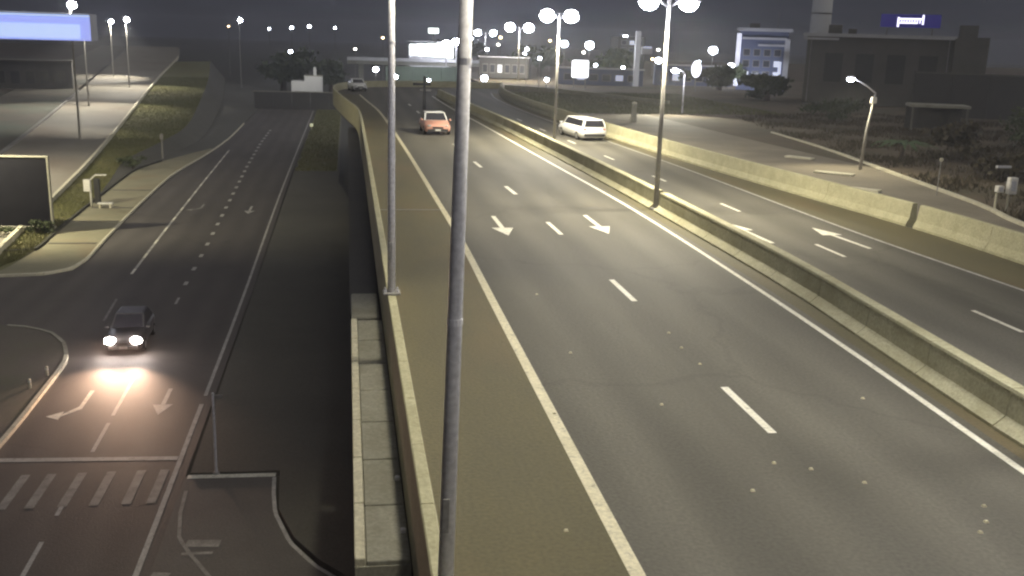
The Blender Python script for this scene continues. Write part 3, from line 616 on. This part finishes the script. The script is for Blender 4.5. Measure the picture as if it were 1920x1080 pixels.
# ------------------------------------------------------------------ vehicles
def car(name, label, paint, loc, rz, cat='car', top=None, heads=0, tails=0, L=4.1, Wd=1.75, H=1.5, van=False):
    t = thing(name, label, cat, loc, rz)
    hw = Wd / 2
    def sec(y, zb, zt, w):
        return [Vector((sx * w * kx, y, zb + (zt - zb) * kz)) for sx, kx, kz in ((-1, .86, 0), (1, .86, 0), (1, 1, .25), (1, 1, .7), (1, .9, 1), (-1, .9, 1), (-1, 1, .7), (-1, 1, .25))]
    b = MB(); b.loft([sec(-L / 2, .36, .62, hw * .8), sec(-L / 2 + .08, .26, .74, hw * .92), sec(-L / 2 + .5, .2, .84, hw), sec(-L * .2, .18, .98, hw), sec(L * .12, .18, .99, hw), sec(L / 2 - .4, .2, .99, hw), sec(L / 2 - .06, .26, .93, hw * .93), sec(L / 2, .36, .78, hw * .85)])
    body = b.make('body', paint, t, True)
    # cabin frame (roof + pillars) and glass set just proud
    y0, y1, y2, y3 = (-L * .2, -L * .02, L * .3, L * .45) if not van else (-L * .3, -L * .2, L * .46, L * .485)
    zt = H; tw = hw * .76
    c = MB()
    lo = [Vector((-hw * .9, y0, .96)), Vector((hw * .9, y0, .96)), Vector((hw * .88, y3, .97)), Vector((-hw * .88, y3, .97))]
    hi = [Vector((-tw, y1, zt - .03)), Vector((tw, y1, zt - .03)), Vector((tw * .96, y2, zt - .04)), Vector((-tw * .96, y2, zt - .04))]
    md = [a.lerp(b2, .93) for a, b2 in zip(lo, hi)]
    tp = [Vector((v.x * .86, v.y * .97 + .02, zt)) for v in hi]
    c.loft([lo, md, hi, tp]); c.make('cabin', top or paint, t)
    def pane(nm, q, out, ins=.12):
        cen = sum(q, Vector()) / 4; q2 = [v.lerp(cen, ins) + Vector(out) for v in q]
        g = MB(); g.poly(q2); g.poly([v - Vector(out) * .6 for v in reversed(q2)])
        g.bm.verts.ensure_lookup_table()
        for k in range(4):
            g.bm.faces.new([g.bm.verts[k], g.bm.verts[(k + 1) % 4], g.bm.verts[7 - (k + 1) % 4], g.bm.verts[7 - k]])
        g.make(nm, M['glass'], t)
    pane('windscreen', [lo[0], lo[1], hi[1], hi[0]], (0, -.014, .012))
    pane('rear_window', [lo[2], lo[3], hi[3], hi[2]], (0, .014, .012))
    pane('side_window', [lo[1], lo[2], hi[2], hi[1]], (.014, 0, .006)); pane('side_window', [lo[3], lo[0], hi[0], hi[3]], (-.014, 0, .006))
    for sx in (-1, 1):
        for yy in (-L * .32, L * .3):
            w = MB().tube([(sx * (hw - .2), yy, .31), (sx * (hw + .01), yy, .31)], .31, 18).bevel(.02).make('wheel', M['tyre'], t)
            MB().tube([(sx * (hw + .005), yy, .31), (sx * (hw + .022), yy, .31)], [.2, .18], 14).make('rim', M['rim'], w)
        hd = MB().ell((sx * hw * .66, -L / 2 + .12, .66), ((.54, .34, .36) if heads else (.36, .3, .2)), 12, 8).make('headlight', M['head'] if heads else M['rim'], t, True)  # lit lenses are made larger so their shape carries the glare
        MB().ell((sx * hw * .72, L / 2 - .07, .8), (.3, .16, .24), 10, 6).make('tail_light', M['tail'] if tails else M['red'], t, True)
        MB().ell((sx * (hw + .08), y0 + .12, 1.0), (.2, .12, .14), 10, 6).make('wing_mirror', paint, t, True)
        if heads: spot('headlight_beam', (sx * hw * .66, -L / 2 - .12, .66), (sx * hw * .95, -L / 2 - 12, .8), heads, 46, (1., .63, .42), 1., .1, t).scale = (1.9, 1, 1)
    MB().box((0, -L / 2 + .03, .36), (Wd * .78, .14, .2)).bevel(.03).make('bumper', M['black'] if not heads else paint, t)
    MB().box((0, -L / 2 - .01, .55), (Wd * .4, .05, .12)).bevel(.01).make('grille', M['black'], t)
    MB().box((0, L / 2 + .0, .42), (Wd * .8, .12, .2)).bevel(.03).make('bumper', M['black'], t)
    MB().box((0, -L / 2 - .05, .38), (.4, .02, .12)).make('number_plate', M['white'], t)
    return t
car('car', 'dark grey hatchback on the lower road coming on with both headlights blazing', M['darkcar'], (-10.62, 49.1, LR), R(1), heads=4300, H=1.52)
car('car', 'pale pinkish car with a white roof on the raised road left of the thick pole', M['salmon'], (6.3, 73.5, 0), R(2), heads=0, tails=1, top=M['whitecar'], Wd=1.9)
car('car', 'long low white car beside the outer barrier on the far carriageway', M['whitecar'], (16.9, 71.5, 0), R(187), tails=0, L=5.4, H=1.5, Wd=1.95, van=True)
car('car', 'small white car far off at the bend by the far parapet corner', M['whitecar'], (1.2, 126, 0), R(12), L=3.8, H=1.45)
# ------------------------------------------------------------------ street furniture, left
t = thing('billboard', 'dark unlit billboard panel with thin pale frame above the left pavement', 'billboard', (-24.6, 76.3, LR + .2), R(-2))
bw, bh, bz = 7.4, 5.0, .5
MB().box((-.6, 0, bz + bh / 2), (bw, .16, bh)).make('panel', M['panel'], t)
for n_, c, d in (('frame', (-.6, -.03, bz + bh + .06), (bw + .3, .3, .13)), ('frame', (-.6 + bw / 2 + .07, -.03, bz + bh / 2), (.14, .3, bh - .02)), ('frame', (-.6 - bw / 2 - .07, -.03, bz + bh / 2), (.14, .3, bh - .02)), ('frame', (-.6, -.03, bz - .1), (bw + .5, .3, .16))):
    MB().box(c, d).bevel(.02).make(n_, M['concrete'], t)
for x in (-3, 1.8): MB().tube([(x, .25, -.3), (x, .25, 4)], .12, 10).make('post', M['steel_dark'], t)
# pedestrian signal post / cabinet
t = thing('signal_post', 'short post with one white and one dark box on the left pavement', 'signal', (-21.35, 87.6, LR + .14))
MB().tube([(-.1, 0, 0), (-.1, 0, 2.3)], .09, 10).make('post', M['white'], t, True)
MB().box((-.3, -.1, 1.85), (.55, .45, 1.0)).bevel(.04).make('white_box', M['white'], t)
MB().box((.42, .1, 1.35), (.45, .4, 2.1)).bevel(.04).make('dark_box', M['black'], t)
MB().box((.8, 0, 2.72), (.9, .3, .1)).bevel(.02).make('sun_shade', M['white'], t)
MB().tube([(-.1, 0, 2.28), (.3, 0, 2.66), (.6, 0, 2.7)], .05, 8).make('arm', M['white'], t)
t = thing('concrete_bench', 'small white slab bench at the foot of the signal post', 'bench', (-20.25, 87.2, LR + .14))
MB().box((0, 0, .38), (1.2, .5, .12)).bevel(.02).make('seat', M['white'], t)
for x in (-.42, .42): MB().box((x, 0, .16), (.14, .42, .32)).make('leg', M['kerb'], t)
t = thing('marker_post', 'thin grey post standing in the dark grass beside the bend of the pavement', 'post', (-21.3, 120.7, LR + .2))
MB().tube([(0, 0, 0), (0, 0, 2.9)], [.12, .1], 10).make('post', M['steel_dark'], t); MB().box((0, -.1, 2.5), (.4, .06, .6)).make('plate', M['steel_dark'], t)
t = thing('sign_post', 'slender grey sign post standing at the stop line of the slip road', 'post', (-4.67, 33.3, LR))
MB().tube([(0, 0, 0), (0, 0, 3.0)], [.05, .045], 10).make('pole', M['steel'], t); MB().box((.18, 0, 2.85), (.3, .04, .16)).bevel(.01).make('sign_plate', M['steel_dark'], t)
MB().tube([(0, 0, 0), (0, 0, .08)], [.14, .1], 12).make('base', M['steel_dark'], t)
t = thing('verge_marker', 'small bright reflector marker on the turf beside the lower road', 'marker', (-5.6, 160, LR + .07))
MB().tube([(0, 0, 0), (0, 0, .8)], .08, 8).make('post', M['kerb'], t); MB().box((0, -.09, .75), (.5, .08, .5)).bevel(.02).make('reflector', emat('glowing_reflector', (.9, .9, .5), .45), t)  # the reflector's glint is put in as a faint glow of its own
# median sign by the far bend
t = thing('keep_sign', 'dark post with two short cross-arms in the road by the far bend', 'sign', (7.3, 97, 0))
MB().tube([(0, 0, 0), (0, 0, 3.1)], [.16, .1], 10).make('post', M['black'], t)
MB().box((-.25, 0, 2.35), (1.7, .1, .22)).bevel(.02).make('crossarm', M['black'], t); MB().box((.1, 0, 1.8), (1.1, .1, .2)).bevel(.02).make('crossarm', M['steel_dark'], t)
# right edge: meter boxes on posts
for i, (x, y, w_, h_, z_, lb) in enumerate(((29.6, 40.4, .4, .75, 1.25, 'larger white box on a post behind the right end of the outer barrier'), (29.0, 40.4, .3, .3, 1.1, 'smaller white box on a post left of the larger white box'))):
    t = thing('meter_box', lb, 'box', (x, y, -.1), group='white boxes on posts')
    MB().tube([(-.1, 0, 0), (-.1, 0, z_ - .2)], .05, 8).make('post', M['kerb'], t)
    MB().box((0, 0, z_), (w_, .3, h_)).bevel(.03).make('box_body', M['white'], t)
    MB().box((-.04, -.17, z_), (w_ * .6, .02, h_ * .6)).make('door', M['pale_wall'], t)
    if i == 0: MB().box((-.55, 0, 2.1), (.7, .12, .1)).make('crossbar', M['pale_wall'], t)
t = thing('marker_post', 'small pale marker alone on the dark slope at the right', 'marker', (28.9, 45, -.05)); MB().tube([(0, 0, 0), (0, 0, 1.75)], .03, 8).make('post', M['steel_dark'], t); MB().ell((0, -.03, 1.8), (.22, .12, .22), 10, 6).make('reflector', M['kerb'], t)
t = thing('pale_post', 'short pale post beyond the outer barrier left of the tallest lamp post', 'post', (25.0, 86, -.1)); MB().tube([(0, 0, 0), (0, 0, 1.7)], [.28, .22], 10).make('post', M['concrete'], t); MB().ell((0, 0, 1.75), (.5, .5, .3), 10, 6).make('cap', M['kerb'], t)

# ------------------------------------------------------------------ plants
def leaves_mesh(name, n, rx, ry, rz, m, leaf=.3, cz=0., clumps=14):
    C = rng.normal(0, .42, (clumps, 3)) * (rx, ry, rz); C[:, 2] += cz
    k = rng.integers(0, clumps, n); P = C[k] + rng.normal(0, .17, (n, 3)) * (rx, ry, rz)
    a = rng.normal(0, 1, (n, 3)); a /= np.linalg.norm(a, axis=1)[:, None]; b = np.cross(a, rng.normal(0, 1, (n, 3))); b /= np.linalg.norm(b, axis=1)[:, None]
    sz = leaf * rng.uniform(.5, 1.3, (n, 1)); v = np.empty((n, 4, 3))
    v[:, 0] = P - a * sz; v[:, 1] = P + b * sz * .5; v[:, 2] = P + a * sz; v[:, 3] = P - b * sz * .5
    me = bpy.data.meshes.new(name); me.from_pydata(v.reshape(-1, 3).tolist(), [], np.arange(n * 4).reshape(-1, 4).tolist()); me.materials.append(m); return me
def tree(label, x, y, z, h, w, m='leaf', group=None, n=2200):
    t = thing('tree', label, 'tree', (x, y, z), group=group)
    tr = MB().tube([(0, 0, -.2), (.1, .05, h * .3), (-.05, .1, h * .55)], [w * .06 + .08, w * .045 + .06, .05], 8)
    for a in (0, 2.1, 4.2): tr.tube([(.1, .05, h * .3), (math.cos(a) * w * .2, math.sin(a) * w * .2, h * .52), (math.cos(a) * w * .32, math.sin(a) * w * .32, h * .72)], [.08, .05, .03], 6)
    tr.make('trunk', M['bark'], t)
    o = bpy.data.objects.new('crown', leaves_mesh('crown', n, w * .55, w * .55, h * .36, M[m], leaf=.16 + w * .05, cz=h * .64, clumps=18)); COL.objects.link(o); o.parent = t
    return t
def bush(label, x, y, z, w, h, m='leaf', n=700, group=None, leaf=.12):
    t = thing('bush', label, 'bush', (x, y, z), group=group)
    st = MB()
    for a in (0, 1.6, 3.1, 4.6): st.tube([(0, 0, -.05), (math.cos(a) * w * .25, math.sin(a) * w * .25, h * .6)], [.03, .015], 6)
    st.make('stem', M['bark'], t)
    o = bpy.data.objects.new('foliage', leaves_mesh('foliage', n, w * .5, w * .5, h * .42, M[m], leaf=leaf, cz=h * .5, clumps=10)); COL.objects.link(o); o.parent = t
    return t
t = thing('far_wall', 'long low wall with a pale coping across the dark head of the lower road', 'wall', (-9, 203, LR))
for k in range(5): MB().box((-7.2 + k * 3.6, 0, 1.6), (3.56, .4, 3.4)).make('wall_panel', M['dim_wall_dark'], t)
MB().box((0, 0, 3.38), (18.4, .6, .2)).make('coping', M['concrete'], t)
wall_thing('kerb_wall', 'low pale kerb wall of the far cross road bending towards the lit turf', 'kerb', catmull([(21.6, 138.5), (26.5, 133), (30, 126), (33, 118), (36, 110)]), [(-.15, -.6), (.15, -.6), (.15, .5), (-.15, .5)], M['parapet'], 0, 33, 3.0, .03, 'kerb_stone')
TG = 'dark trees beyond the motorway'
for x, y, z, h, w, lb in (
  (-16, 262, LR, 9, 12, 'broad dark tree over the head of the lower road'), (-4, 250, LR, 8, 9, 'dark tree just left of the far overpass'),
  (30, 255, -1, 7, 9, 'dark tree behind the far overpass below the farthest double lamp'), (38, 200, -.5, 5.5, 8, 'low dark tree right of the third double lamp post'),
  (50, 185, -.3, 5, 8, 'dark tree behind the big square floodlight'), (57, 150, 0, 3.8, 7, 'round dark tree left of the framed blue building'),
  (72, 135, .2, 4.5, 7, 'dark tree right of the framed blue building'), (52, 120, 0, 3.6, 6, 'low dark tree before the framed blue building')):
    tree(lb, x, y, z, h, w, group=TG)
bush('leafy bush hiding the lower right corner of the billboard', -22.4, 75.6, LR + .2, 1.9, 1.0, n=900)
bush('low clipped bush under the billboard', -24.6, 74.6, LR + .2, 2.2, .8, n=900)
bush('dark bush in the shadow at the foot of the grassed bank', -22.9, 112, LR + .2, 3.2, 1.6, n=900)
for i, (x, y, w, h, m, lb) in enumerate(((39.5, 60, 4.5, 2.6, 'dryleaf', 'dry brown bush behind the leaning lamp, left'), (44.5, 58, 6, 3.4, 'leaf', 'big dark bush on the slope right of the palm-like shrub'), (52, 66, 7, 3.6, 'leaf', 'dark bush below the small shed'), (37, 50, 4, 1.8, 'dryleaf', 'low dry bush on the slope behind the pale marker'), (46, 90, 6, 2.6, 'leaf', 'dark bush left of the leaning lamp on the slope'), (40, 42, 5, 2.2, 'leaf', 'dark bush on the slope behind the white boxes'))):
    bush(lb, x, y, .1, w, h, m, n=1300, group='bushes on the right slope', leaf=.22)
t = thing('palm_shrub', 'palm-like shrub with long green fronds lit by the leaning lamp', 'shrub', (35.6, 60, .1))
MB().tube([(0, 0, 0), (.1, 0, .8)], [.18, .12], 8).make('trunk', M['bark'], t)
for k in range(16):
    a = k * 2.4; L_ = random.uniform(1.4, 2.3); mb = MB(); pr = None
    for j in range(6):
        u = j / 5; p = Vector((.1 + math.cos(a) * L_ * u, math.sin(a) * L_ * u, .8 + 1.1 * u - 1.3 * u * u * random.uniform(.8, 1.1))); n_ = Vector((-math.sin(a), math.cos(a), 0)) * .16 * math.sin(.4 + 2.6 * u)
        v = [mb.bm.verts.new(p - n_), mb.bm.verts.new(p + Vector((0, 0, .05))), mb.bm.verts.new(p + n_)]
        if pr: mb.bm.faces.new((pr[0], pr[1], v[1], v[0])); mb.bm.faces.new((pr[1], pr[2], v[2], v[1]))
        pr = v
    mb.make('frond', M['palm'], t)

# ------------------------------------------------------------------ buildings
def facade_windows(t, x0, x1, z0, z1, nx, nz, y, m, lit=(), fm=None):
    dx = (x1 - x0) / nx; dz = (z1 - z0) / nz
    for i in range(nx):
        for j in range(nz):
            cx, cz = x0 + (i + .5) * dx, z0 + (j + .5) * dz
            f = MB().box((cx, y - .03, cz), (dx * .7, .12, dz * .66)).make('window', fm or M['steel_dark'], t)
            MB().box((cx, y - .1, cz), (dx * .58, .04, dz * .54)).make('pane', M['lit_window'] if (i, j) in lit else m, f)
# framed blue building
t = thing('building', 'pale-framed bluish building with a lit left corner beyond the motorway', 'building', (63.7, 150, 0), R(-22))
MB().box((0, 3, 4.5), (7.4, 6, 9)).make('wall', M['blue_wall'], t)
MB().box((-3.75, -.05, 4.6), (.7, .5, 8.0)).make('pillar', emat('glowing_pillar', (.8, .82, 1.), .8), t)  # left pillar's brightness is put in as its own glow
MB().box((3.6, -.05, 4.4), (.8, .5, 7.0)).make('pillar', M['pale_wall'], t)
MB().box((0, -.1, 9.2), (8.4, .7, .5)).make('cornice', M['pale_wall'], t); MB().box((.1, -.1, 7.9), (6.7, .5, .35)).make('band', M['pale_wall'], t)
MB().box((1.2, -.1, 6.9), (4.0, .4, .3)).make('band', M['pale_wall'], t)
facade_windows(t, -3.2, 3.0, 1.6, 6.6, 4, 3, 0, M['window'], {(0, 0), (3, 0), (3, 1)})
MB().box((2.7, -.12, 3.2), (.5, .2, 2.6)).make('lit_panel', M['lit_window'], t)
MB().box((-1.5, 3, 9.6), (1.6, 1.6, 1.2)).bevel(.05).make('roof_unit', M['dim_wall'], t); MB().tube([(2, 3, 9), (2, 3, 12)], .05, 6).make('antenna', M['steel_dark'], t)
spot('lamp_light', (-2, -8, 1), (0, 0, 6), 1800, 110, (.75, .8, 1), parent=t)
# dim building with rooftop sign
t = thing('building', 'wide dim building with a small blue rooftop sign on the right slope', 'building', (63.5, 111, .3), R(-28))
MB().box((0, 4, 4.1), (20, 8, 8.2)).make('wall', M['dim_wall'], t); MB().box((-2, -.12, 8.05), (17, .5, .4)).make('cornice', M['pale_wall'], t)
MB().box((-8.4, -.1, 7.6), (4, .45, .25)).make('band', M['pale_wall'], t)
facade_windows(t, -8.5, 5.5, 1.2, 7.4, 4, 1, 0, M['dim_wall_dark'], fm=M['dim_wall'])
MB().box((7.6, -.2, 5.5), (2.6, .6, 5)).make('bay', M['dim_wall'], t)
for x_, w_ in ((-7, 1.6), (-5, 1.0), (8, 2.0)): MB().box((x_, 4, 8.2 + w_ * .35), (w_, 1.4, w_ * .7)).bevel(.05).make('roof_unit', M['dim_wall'], t)
for x_ in (-9.5, 5.8): MB().tube([(x_, -.2, .2), (x_, -.2, 8)], .08, 6).make('drain_pipe', M['steel_dark'], t)
# rooftop lettering (illegible in the photograph)
t = thing('rooftop_sign', 'small glowing blue sign with white lettering on the dim building', 'sign', (65.3, 111.5, 8.6), R(-28))
MB().box((0, .15, 1.6), (6.6, .2, 1.5)).make('backing', M['sign_blue'], t)
for x in (-2.5, 2.5): MB().tube([(x, .3, -.4), (x, .3, 2)], .08, 8).make('leg', M['steel_dark'], t)
g = MB()
g.box((-1.35, 0, 1.45), (.22, .1, 1.1)).box((1.35, 0, 1.75), (.2, .1, 1.1))
for k in range(8): g.box((-1.0 + k * .29, 0, 1.6), (.13, .1, .55))
g.box((0, .01, 1.83), (2.5, .08, .16)); g.box((-.2, .012, 1.37), (2.0, .07, .14)); g.make('lettering', M['lit_sign'], t)
# shed, long wall, tower
t = thing('shed', 'small flat-roofed shelter with a pale roof edge on the right slope', 'shelter', (47.5, 75, .6), R(-20))
MB().box((0, 1.2, 1.95), (4.6, 2.6, .22)).make('roof', M['concrete'], t)
for x in (-2.1, 2.1): MB().box((x, 0, .9), (.16, .16, 1.85)).make('post', M['dim_wall'], t)
MB().box((0, 2.4, .9), (4.4, .15, 1.85)).make('wall', M['dim_wall_dark'], t)
t = thing('boundary_wall', 'long dim wall at the right end of the slope', 'wall', (64, 90, .5), R(-25))
for k in range(5): MB().box((-7 + k * 3.5, 0, 2.1), (3.47, .3, 4.2)).make('wall_panel', M['dim_wall_dark'], t)
MB().box((0, 0, 4.28), (17.6, .4, .14)).make('coping', M['dim_wall'], t)
t = thing('concrete_tower', 'tall plain grey tower rising out of frame left of the dim building', 'tower', (97.5, 201, -1.5))
MB().tube([(0, 0, 0), (0, 0, 19.5)], [2.2, 2.0], 24).make('shaft', mat('tower_concrete', (.42, .42, .42), .85, (.5, .5, .5), .3), t, True)
MB().tube([(0, 0, 19.5), (0, 0, 20.4)], [2.3, 2.3], 24).make('cap', M['dim_wall'], t, True)
for z in (5, 10, 15): MB().tube([(0, 0, z), (0, 0, z + .25)], [2.24 - z * .008, 2.24 - z * .008], 24).make('ring', M['dim_wall'], t)
# sign pylon and window block near the second lamp
t = thing('sign_pylon', 'tall pale sign pylon left of the tallest lamp post', 'sign', (46.5, 160, -.3)); MB().box((0, 0, 4.4), (.8, .6, 8.8)).make('pillar', mat('pylon_face', (.7, .7, .72), .5, emit=(.6, .62, .7), es=.18), t); MB().box((1.6, .1, 5.8), (1.8, .5, 1.2)).make('side_board', M['pale_wall'], t); MB().box((1.6, -.2, 6.3), (1.4, .06, .3)).make('board_stripe', M['lit_window'], t)
t = thing('building', 'narrow dark tower block behind the sign pylon', 'building', (54, 190, -.3)); MB().box((0, 3, 4), (5.2, 6, 8)).make('wall', M['dim_wall_dark'], t); facade_windows(t, -2.3, 2.3, 2, 7.6, 3, 4, 0, M['window'], {(1, 3), (0, 1)})
t = thing('floodlight_sign', 'big square white glowing light box beyond the motorway', 'sign', (34.8, 150, -.3)); MB().box((0, 0, 2.9), (2.6, .5, 2.6)).bevel(.25, 2).make('light_box', emat('light_box', (.95, .95, 1), 3), t)
for x in (-.9, .9): MB().box((x, .1, .8), (.14, .14, 1.7)).make('leg', M['steel_dark'], t)
t = thing('oval_light', 'tall oval white light box right of the tallest lamp post', 'sign', (49.6, 140, -.2)); MB().ell((0, 0, 3.5), (1.5, .6, 2.4), 16, 10).make('light_box', emat('oval_box', (.85, .85, 1.), 2.5), t, True); MB().tube([(0, .1, 0), (0, .1, 2.4)], .1, 8).make('post', M['steel_dark'], t)
# low blue-ish stores behind
for i, (x, y, w, h, m, lb) in enumerate(((41, 162, 14, 2.6, 'blue_wall', 'low bluish store beside the big square floodlight'), (58, 165, 13, 3.4, 'blue_wall', 'low bluish store behind the oval light'), (28, 182, 9, 3.6, 'dim_wall_dark', 'low dark store behind the third double lamp post'))):
    t = thing('store', lb, 'building', (x, y, -.3), R(-15)); MB().box((0, 3, h / 2), (w, 6, h)).make('wall', M[m], t); MB().box((0, -.1, h + .1), (w + .4, .6, .25)).make('roof_edge', M['pale_wall'], t); facade_windows(t, -w * .45, w * .45, .4, h * .8, 6, 1, 0, M['window'], {(1, 0), (4, 0)} if i < 2 else {(2, 0)})
# far overpass with lit hall behind
t = thing('far_overpass', 'far overpass with a pale parapet under the brightest cluster of lights', 'bridge', (18, 222, -8.2))
MB().box((0, 2, 9.0), (36, 8, .8)).make('deck', M['concrete'], t); MB().box((0, -2.1, 9.7), (36, .3, .7)).make('parapet', M['pale_wall'], t)
for x in (-15, -5, 5, 15): MB().box((x, 2, 4.25), (1.1, 5, 8.5)).make('pier', M['concrete'], t)
t = thing('lit_hall', 'brightly lit white hall over the far overpass', 'building', (19.8, 242, -6)); MB().box((0, 5, 5.3), (10.6, 10, 10.6)).make('wall', M['pale_wall'], t)
for k in range(5): MB().box((-4.2 + k * 2.1, -.06, 9.4), (1.95, .14, 2.5 + .25 * k)).make('lit_panel', M['lit_white'], t)
MB().box((0, -.3, 11.3), (11.2, 1, .2)).make('roof_edge', M['pale_wall'], t)
t = thing('light_board', 'small bright white board above the lit hall', 'sign', (21.6, 258, -6)); MB().box((0, 0, 13.9), (2.6, .3, 1.3)).make('board', M['lit_white'], t); MB().tube([(0, .3, 0), (0, .3, 13.4)], .15, 8).make('post', M['steel_dark'], t)
for i, (x, y, z) in enumerate(((16.5, 230, 3.9), (20.7, 215, 5.2), (23.9, 225, 5.6), (35.7, 300, 6.2))):
    pole = thing('flood_lamp', ('flood lamp at the left end of the bright cluster', 'flood lamp in the middle of the bright cluster', 'flood lamp right of the middle of the bright cluster', 'flood lamp at the right end of the bright cluster')[i], 'lamp', (x, y, -7.5), group='flood lamps on the far overpass')
    MB().tube([(0, 0, 0), (0, 0, z + 7.5)], .12, 8).make('pole', M['steel'], pole); MB().ell((0, -.3, z + 7.5), (2.0, .8, 1.2), 12, 8).make('lamp_head', M['lamp'], pole, True)
t = thing('green_wall', 'greenish floodlit wall under the far overpass', 'wall', (16, 205, -8.2))
for k in range(6): MB().box((-7 + k * 2.8, 0, 4.4), (2.76, .4, 8.8)).make('wall_panel', M['green_wall'], t)
spot('lamp_light', (0, -10, 11), (0, 0, 6), 1200, 120, (.85, 1, .9), parent=t)
# blue-lit canopy top left
t = thing('canopy', 'blue-lit filling station canopy in the top left corner', 'canopy', (-35, 121, -7.6), R(8))
MB().box((0, 4, 14.2), (13, 9, 3.0)).make('roof', M['pale_wall'], t); MB().box((0, -.58, 14.0), (13.1, .12, 2.5)).make('fascia', M['lit_blue'], t); MB().box((1.2, -.68, 13.7), (8.5, .1, 1.5)).make('lit_panel', M['lit_paleblue'], t); MB().box((0, -.7, 15.4), (13.1, .2, .2)).make('trim', M['lit_paleblue'], t)
for x in (-6.1, -5.4): MB().box((x, 4, 6.35), (.4, .4, 12.7)).make('column', M['dim_wall_dark'], t)
t = thing('kiosk', 'dark low building under the blue-lit canopy', 'building', (-62, 200, -6), R(12)); MB().box((0, 3, 3), (22, 6, 6)).make('wall', M['dim_wall_dark'], t); facade_windows(t, -10, 10, 1, 5, 8, 1, 0, M['window'], fm=M['dim_wall_dark']); MB().box((0, 2.9, 6.1), (22.5, 7, .25)).make('roof', M['dim_wall'], t)
t = thing('building', 'low pale stepped building with a thin chimney beyond the head of the lower road', 'building', (-8.2, 222, -8.2))
MB().box((-2.3, 3, 2.3), (2.8, 5, 4.6)).make('annex', M['pale_wall'], t); MB().box((1.0, 3, 2.85), (3.8, 5, 5.7)).make('wall', M['pale_wall'], t); MB().box((1.3, 2, 6.6), (.6, .6, 2.0)).make('chimney', M['pale_wall'], t); MB().box((1.0, 3, 5.76), (4.0, 5.2, .1)).make('roof', M['concrete'], t)
spot('lamp_light', (-1, -8, 8), (0, 0, 4.5), 1500, 100, (1, .98, .85), parent=t)

# ------------------------------------------------------------------ night haze over the whole site
hz = bpy.data.materials.new('haze'); hz.use_nodes = True; hn = hz.node_tree.nodes
hn.remove(hn['Principled BSDF']); pv = hn.new('ShaderNodeVolumePrincipled')
pv.inputs['Color'].default_value = (.9, .92, 1, 1); pv.inputs['Density'].default_value = .0007; pv.inputs['Anisotropy'].default_value = .55
hz.node_tree.links.new(pv.outputs[0], hn['Material Output'].inputs['Volume'])
o = MB().box((0, 675, 6.35), (1810, 1670, 31.3)).make('haze', hz); o['kind'] = 'stuff'; o['label'] = 'thin night haze glowing round the lamps'
